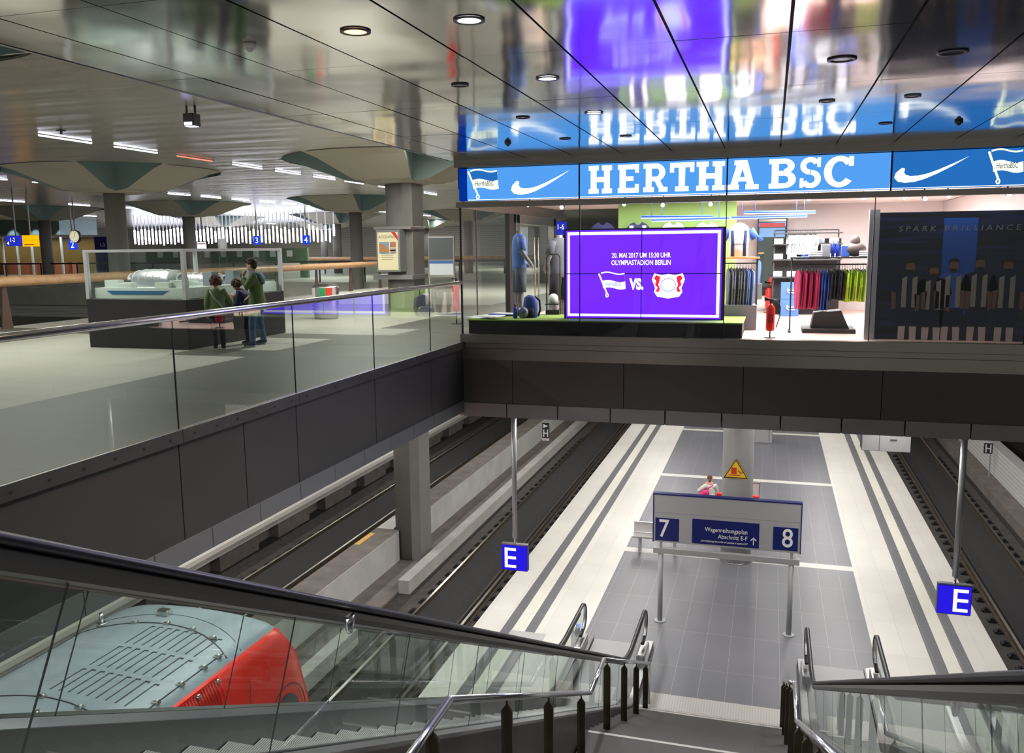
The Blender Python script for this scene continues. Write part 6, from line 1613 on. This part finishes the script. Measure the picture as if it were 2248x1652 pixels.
def person(label, loc, yaw, H, P, skinc, hairc, topm, legm, hairstyle='short', head_pitch=0.0, head_yaw=0.0, jacket_len=0.46, extra=None, shoe=None, hs=1.0):
    t = thing('person', label, 'person', loc, yaw)
    s = H
    J = {k: Vector(v) * s for k, v in P.items()}
    sk = mat('skin_' + skinc[0], skinc[1], 0.55)
    b = MB()
    pel, ch, nk, hd = J['pelvis'], J['chest'], J['neck'], J['head']
    b.loft([pel - V(0, 0, 0.03 * s), pel, pel.lerp(ch, 0.45), ch, nk.lerp(ch, 0.25)], [(0.075 * s, 0.05 * s), (0.085 * s, 0.06 * s), (0.07 * s, 0.052 * s), (0.095 * s, 0.06 * s), (0.07 * s, 0.04 * s)], 16)
    b.loft([nk - V(0, 0, 0.02 * s), nk, hd - V(0, 0, 0.02 * s)], [0.034 * s, 0.029 * s, 0.032 * s], 12)
    R = Euler((head_pitch, 0, head_yaw)).to_matrix()
    hs_ = hs * s
    b.ell(hd + R @ V(0, -0.004 * hs_, 0.018 * hs_), (0.044 * hs_, 0.055 * hs_, 0.052 * hs_), 18, 12, R)          # cranium
    b.ell(hd + R @ V(0, 0.012 * hs_, -0.018 * hs_), (0.034 * hs_, 0.038 * hs_, 0.045 * hs_), 16, 10, R)           # jaw
    b.loft([hd + R @ V(0, 0.046 * hs_, 0.012 * hs_), hd + R @ V(0, 0.062 * hs_, -0.010 * hs_)], [0.005 * hs_, 0.0085 * hs_], 8)   # nose
    b.ell(hd + R @ V(0, 0.047 * hs_, -0.030 * hs_), (0.014 * hs_, 0.007 * hs_, 0.006 * hs_), 8, 6, R)             # lips
    for sg in (-1, 1): b.ell(hd + R @ V(sg * 0.045 * hs_, -0.004 * hs_, 0.0), (0.006 * hs_, 0.012 * hs_, 0.018 * hs_), 8, 6, R)
    for sd, sg in (('l', -1), ('r', 1)):
        sh, el, wr_ = J['sh' + sd], J['el' + sd], J['wr' + sd]
        b.loft([ch.lerp(sh, 0.5), sh, sh.lerp(el, 0.5), el, el.lerp(wr_, 0.35), wr_], [0.04 * s, 0.034 * s, 0.028 * s, 0.023 * s, 0.024 * s, 0.016 * s], 12)
        hand(b, wr_, J['wd' + sd] if 'wd' + sd in J else (wr_ - el), sg, s, P.get('curl', 0.5) if not isinstance(P.get('curl'), tuple) else 0.5, P.get('up' + sd))
        hp, kn, an = J['hip' + sd], J['kn' + sd], J['an' + sd]
        b.loft([hp + V(0, 0, 0.03 * s), hp.lerp(kn, 0.4), kn, kn.lerp(an, 0.35), an, an - V(0, 0, 0.02 * s)], [0.055 * s, 0.048 * s, 0.032 * s, 0.033 * s, 0.020 * s, 0.022 * s], 12)
    remesh(b.build('body', sk, t), 0.0045 * s / 1.2, 2)
    ey = MB()
    for sg in (-1, 1): ey.ell(hd + R @ V(sg * 0.018 * hs_, 0.047 * hs_, 0.006 * hs_), (0.0065 * hs_, 0.004 * hs_, 0.004 * hs_), 8, 6, R)
    ey.build('eyes', mat('eye_dark', (0.03, 0.02, 0.02), 0.2), t)
    # hair
    h = MB(); random.seed(len(label))
    hm = mat('hair_' + hairc[0], hairc[1], 0.7, var=0.3, vscale=40)
    if hairstyle == 'curly':
        for k in range(110):
            a = random.uniform(0, 6.283); e_ = random.uniform(-0.55, 1.57); c_ = math.cos(e_)
            v = V(math.cos(a) * c_ * 0.062, math.sin(a) * c_ * 0.066 - 0.010, math.sin(e_) * 0.066 + 0.020) * hs_
            if v.y > 0.030 * hs_ and v.z < 0.035 * hs_: continue
            r = random.uniform(0.014, 0.021) * hs_; h.ell(hd + R @ v, (r, r, r), 8, 6)
        h.ell(hd + R @ V(0, -0.014 * hs_, 0.022 * hs_), (0.056 * hs_, 0.058 * hs_, 0.058 * hs_), 14, 10, R)
    elif hairstyle == 'short':
        h.ell(hd + R @ V(0, -0.014 * hs_, 0.034 * hs_), (0.052 * hs_, 0.060 * hs_, 0.050 * hs_), 16, 10, R)
        h.ell(hd + R @ V(0, -0.034 * hs_, 0.004 * hs_), (0.044 * hs_, 0.034 * hs_, 0.046 * hs_), 14, 10, R)
        for k in range(34):
            a = random.uniform(0, 6.283); e_ = random.uniform(0.25, 1.5); c_ = math.cos(e_)
            v = V(math.cos(a) * c_ * 0.050, math.sin(a) * c_ * 0.060 - 0.012, math.sin(e_) * 0.050 + 0.038) * hs_; r = random.uniform(0.010, 0.016) * hs_
            h.ell(hd + R @ v, (r, r, r * 0.8), 8, 6)
    else:
        h.ell(hd + R @ V(0, -0.012 * hs_, 0.030 * hs_), (0.052 * hs_, 0.058 * hs_, 0.050 * hs_), 16, 10, R)
        h.loft([hd + R @ V(0, -0.05 * hs_, 0.02 * hs_), hd + R @ V(0, -0.065 * hs_, -0.03 * hs_), hd + R @ V(0, -0.06 * hs_, -0.10 * hs_)], [0.022 * hs_, 0.026 * hs_, 0.012 * hs_], 10)
    remesh(h.build('hair', hm, t), 0.006 * s / 1.2, 2)
    # top garment
    g = MB(); hem = pel.lerp(ch, 0.0) - V(0, 0, (0.52 - jacket_len) * s)
    g.loft([hem, pel.lerp(hem, 0.3), pel.lerp(ch, 0.5), ch, ch.lerp(nk, 0.5), nk + V(0, 0, 0.012 * s)], [(0.136 * s, 0.100 * s), (0.130 * s, 0.096 * s), (0.100 * s, 0.074 * s), (0.118 * s, 0.078 * s), (0.085 * s, 0.058 * s), (0.042 * s, 0.042 * s)], 20)
    for sd, sg in (('l', -1), ('r', 1)):
        sh, el, wr_ = J['sh' + sd], J['el' + sd], J['wr' + sd]
        g.loft([ch.lerp(sh, 0.55), sh, sh.lerp(el, 0.5), el, el.lerp(wr_, 0.5), el.lerp(wr_, 0.88)], [0.050 * s, 0.050 * s, 0.043 * s, 0.038 * s, 0.034 * s, 0.030 * s], 14)
    remesh(g.build('jacket', topm, t), 0.008 * s, 3)
    l = MB()
    l.loft([pel - V(0, 0, 0.06 * s), pel + V(0, 0, 0.03 * s)], [(0.092 * s, 0.070 * s), (0.094 * s, 0.070 * s)], 18)
    for sd in ('l', 'r'):
        hp, kn, an = J['hip' + sd], J['kn' + sd], J['an' + sd]
        l.loft([hp + V(0, 0, 0.02 * s), hp.lerp(kn, 0.4), kn, kn.lerp(an, 0.4), an + V(0, 0, 0.005 * s)], [0.060 * s, 0.053 * s, 0.041 * s, 0.040 * s, 0.034 * s], 14)
    remesh(l.build('trousers', legm, t), 0.008 * s, 3)
    shm = shoe or mat('shoe_navy', (0.03, 0.05, 0.14), 0.7)
    for sd in ('l', 'r'):
        an = J['an' + sd]; fd = Vector(P.get('fd' + sd, (0, 1, 0))).normalized()
        so = MB(); base = V(an.x, an.y, 0)
        side_ = V(fd.y, -fd.x, 0)
        so.loft([base - fd * 0.030 * s + V(0, 0, 0.030 * s), base + V(0, 0, 0.036 * s), base + fd * 0.055 * s + V(0, 0, 0.026 * s), base + fd * 0.095 * s + V(0, 0, 0.018 * s)], [(0.026 * s, 0.024 * s), (0.028 * s, 0.030 * s), (0.030 * s, 0.022 * s), (0.022 * s, 0.012 * s)], 12, up=side_)
        so_ = so.build('shoe', shm, t)
        sl = MB(); sl.loft([base - fd * 0.034 * s + V(0, 0, 0.009 * s), base + fd * 0.05 * s + V(0, 0, 0.009 * s), base + fd * 0.104 * s + V(0, 0, 0.009 * s)], [(0.026 * s, 0.008 * s), (0.033 * s, 0.008 * s), (0.022 * s, 0.008 * s)], 12, up=side_)
        sl.build('sole', wht, so_)
    if extra: extra(t, J, s)
    return t
green = mat('parka_green', (0.075, 0.125, 0.035), 0.8, var=0.15, vscale=6); green2 = mat('jacket_sage', (0.105, 0.17, 0.07), 0.85, var=0.1, vscale=8)
jeans = mat('blue_jeans', (0.06, 0.13, 0.26), 0.85, var=0.25, vscale=9); darkj = mat('dark_jeans', (0.012, 0.016, 0.04), 0.85)
navj = mat('navy_jacket', (0.008, 0.012, 0.07), 0.8)
fair = ('fair', (0.55, 0.33, 0.24)); tan = ('tan', (0.32, 0.16, 0.10))
base = dict(pelvis=(0, 0, 0.53), chest=(0, 0, 0.73), neck=(0, 0, 0.83), head=(0, 0.012, 0.915), shl=(-0.10, 0, 0.795), shr=(0.10, 0, 0.795), ell=(-0.135, -0.01, 0.63), elr=(0.135, -0.01, 0.63), wrl=(-0.13, 0.05, 0.49), wrr=(0.13, 0.05, 0.49),
            hipl=(-0.05, 0, 0.51), hipr=(0.05, 0, 0.51), knl=(-0.055, 0.01, 0.28), knr=(0.055, 0.01, 0.28), anl=(-0.055, 0, 0.045), anr=(0.055, 0, 0.045))
def hood(t, J, s):
    nk = J['neck']; h = MB()
    h.loft([nk + V(-0.05, 0.03, 0.005) * s, nk + V(-0.075, -0.02, -0.005) * s, nk + V(-0.04, -0.075, -0.03) * s, nk + V(0.04, -0.075, -0.03) * s, nk + V(0.075, -0.02, -0.005) * s, nk + V(0.05, 0.03, 0.005) * s], [(0.02 * s, 0.025 * s)] * 6, 10)
    h.loft([nk + V(0.0, -0.06, -0.01) * s, nk + V(0.0, -0.095, -0.07) * s, nk + V(0, -0.105, -0.13) * s], [(0.07 * s, 0.03 * s), (0.06 * s, 0.025 * s), (0.02 * s, 0.012 * s)], 12)
    remesh(h.build('hood', mat('hood_blue', (0.10, 0.17, 0.24), 0.85), t), 0.008 * s, 3)
pose = dict(base); pose.update(chest=(0, 0.01, 0.73), neck=(0, 0.02, 0.83), head=(0, 0.05, 0.91), anl=(-0.16, 0.02, 0.045), anr=(0.14, 0.0, 0.045), knl=(-0.10, 0.04, 0.28), knr=(0.10, 0.02, 0.28),
            ell=(-0.155, 0.06, 0.67), wrl=(-0.07, 0.125, 0.785), wdl=(0.03, -0.01, 0.05), elr=(0.14, 0.04, 0.63), wrr=(0.11, 0.14, 0.55), upl=(0, 1, 0))
person('person with short dark hair in green parka and blue jeans, hand at chin', (-9.14, 14.03, 0), R_(103), 1.62, pose, fair, ('dark', (0.022, 0.010, 0.008)), green, jeans, 'short', -0.15, 0, 0.40, hood)
pose = dict(base); pose.update(wrr=(0.21, 0.18, 0.69), elr=(0.19, 0.08, 0.61), wdr=(0.02, 0.03, 0.05), upr=(0, -1, 0.2), wrl=(-0.13, 0.06, 0.50), anl=(-0.05, 0, 0.045), anr=(0.06, 0.05, 0.045))
def strap(t, J, s):
    m = MB(); m.loft([V(-0.09, -0.055, 0.815) * s, V(-0.04, -0.086, 0.72) * s, V(0.04, -0.082, 0.62) * s, V(0.11, -0.06, 0.50) * s], [(0.012 * s, 0.004 * s)] * 4, 6, up=(1, 0, 0)); m.build('bag_strap', mat('strap_grey', (0.3, 0.33, 0.28), 0.7), t)
person('child with curly reddish brown hair in a green jacket, one hand on the showcase glass', (-9.47, 13.26, 0), R_(40), 1.30, pose, fair, ('auburn', (0.060, 0.016, 0.010)), green2, darkj, 'curly', 0, 0.1, 0.46, strap, mat('shoe_dark', (0.02, 0.02, 0.03), 0.7), 1.12)
pose = dict(base); pose.update(pelvis=(0, -0.03, 0.53), chest=(0, 0.06, 0.71), neck=(0, 0.12, 0.80), head=(0, 0.165, 0.865), shl=(-0.10, 0.09, 0.765), shr=(0.10, 0.09, 0.765), ell=(-0.13, 0.10, 0.60), elr=(0.13, 0.10, 0.60), wrl=(-0.10, 0.20, 0.55), wrr=(0.10, 0.20, 0.55), hipl=(-0.05, -0.03, 0.51), hipr=(0.05, -0.03, 0.51))
person('child with curly hair in a navy jacket leaning in between the other two', (-9.52, 14.30, 0), R_(95), 1.27, pose, tan, ('brown', (0.040, 0.020, 0.010)), navj, mat('black_trousers', (0.008, 0.008, 0.01), 0.8), 'curly', -0.45, 0.2, 0.46, None, mat('shoe_dark'), 1.12)
# traveller on the platform
p = AT(1560, 1048, 2, -5.45)
def bagx(t, J, s):
    b = MB(); b.ell((-0.15 * s, -0.10, 0.60 * s), (0.11 * s, 0.08 * s, 0.10 * s), 16, 10); b.ell((-0.12 * s, -0.12, 0.67 * s), (0.08 * s, 0.06 * s, 0.07 * s), 14, 8)
    b.build('pink_bag', mat('bag_pink', (0.65, 0.015, 0.17), 0.55), t)
    b = MB(); b.loft([V(-0.16, 0, 0.58) * s, V(-0.08, -0.05, 0.74) * s, V(0.04, -0.04, 0.82) * s], [(0.012 * s, 0.005 * s)] * 3, 6); b.build('bag_strap', mat('bag_pink'), t)
    b = MB(); nk = J['neck']; b.loft([nk + V(0.06 * math.cos(a), 0.05 * math.sin(a), 0.01) * s for a in [k * 6.283 / 10 for k in range(11)]], 0.022 * s, 8); b.build('scarf', mat('scarf_pink', (0.65, 0.33, 0.30), 0.8), t)
pose = dict(base); pose.update(chest=(0, 0.04, 0.72), neck=(0, 0.08, 0.82), head=(0.02, 0.12, 0.895), ell=(-0.22, 0.02, 0.70), wrl=(-0.13, 0.08, 0.60), elr=(0.15, 0.05, 0.63), wrr=(0.16, 0.14, 0.53))
person('person in a pale jacket with pink scarf and pink shoulder bag behind the track sign', (p.x, p.y, ZP), R_(20), 1.62, pose, fair, ('chestnut', (0.10, 0.04, 0.018)), mat('jacket_pale', (0.60, 0.58, 0.54), 0.8), mat('trousers_grey', (0.2, 0.2, 0.2), 0.8), 'tail', -0.3, -0.3, 0.48, bagx)
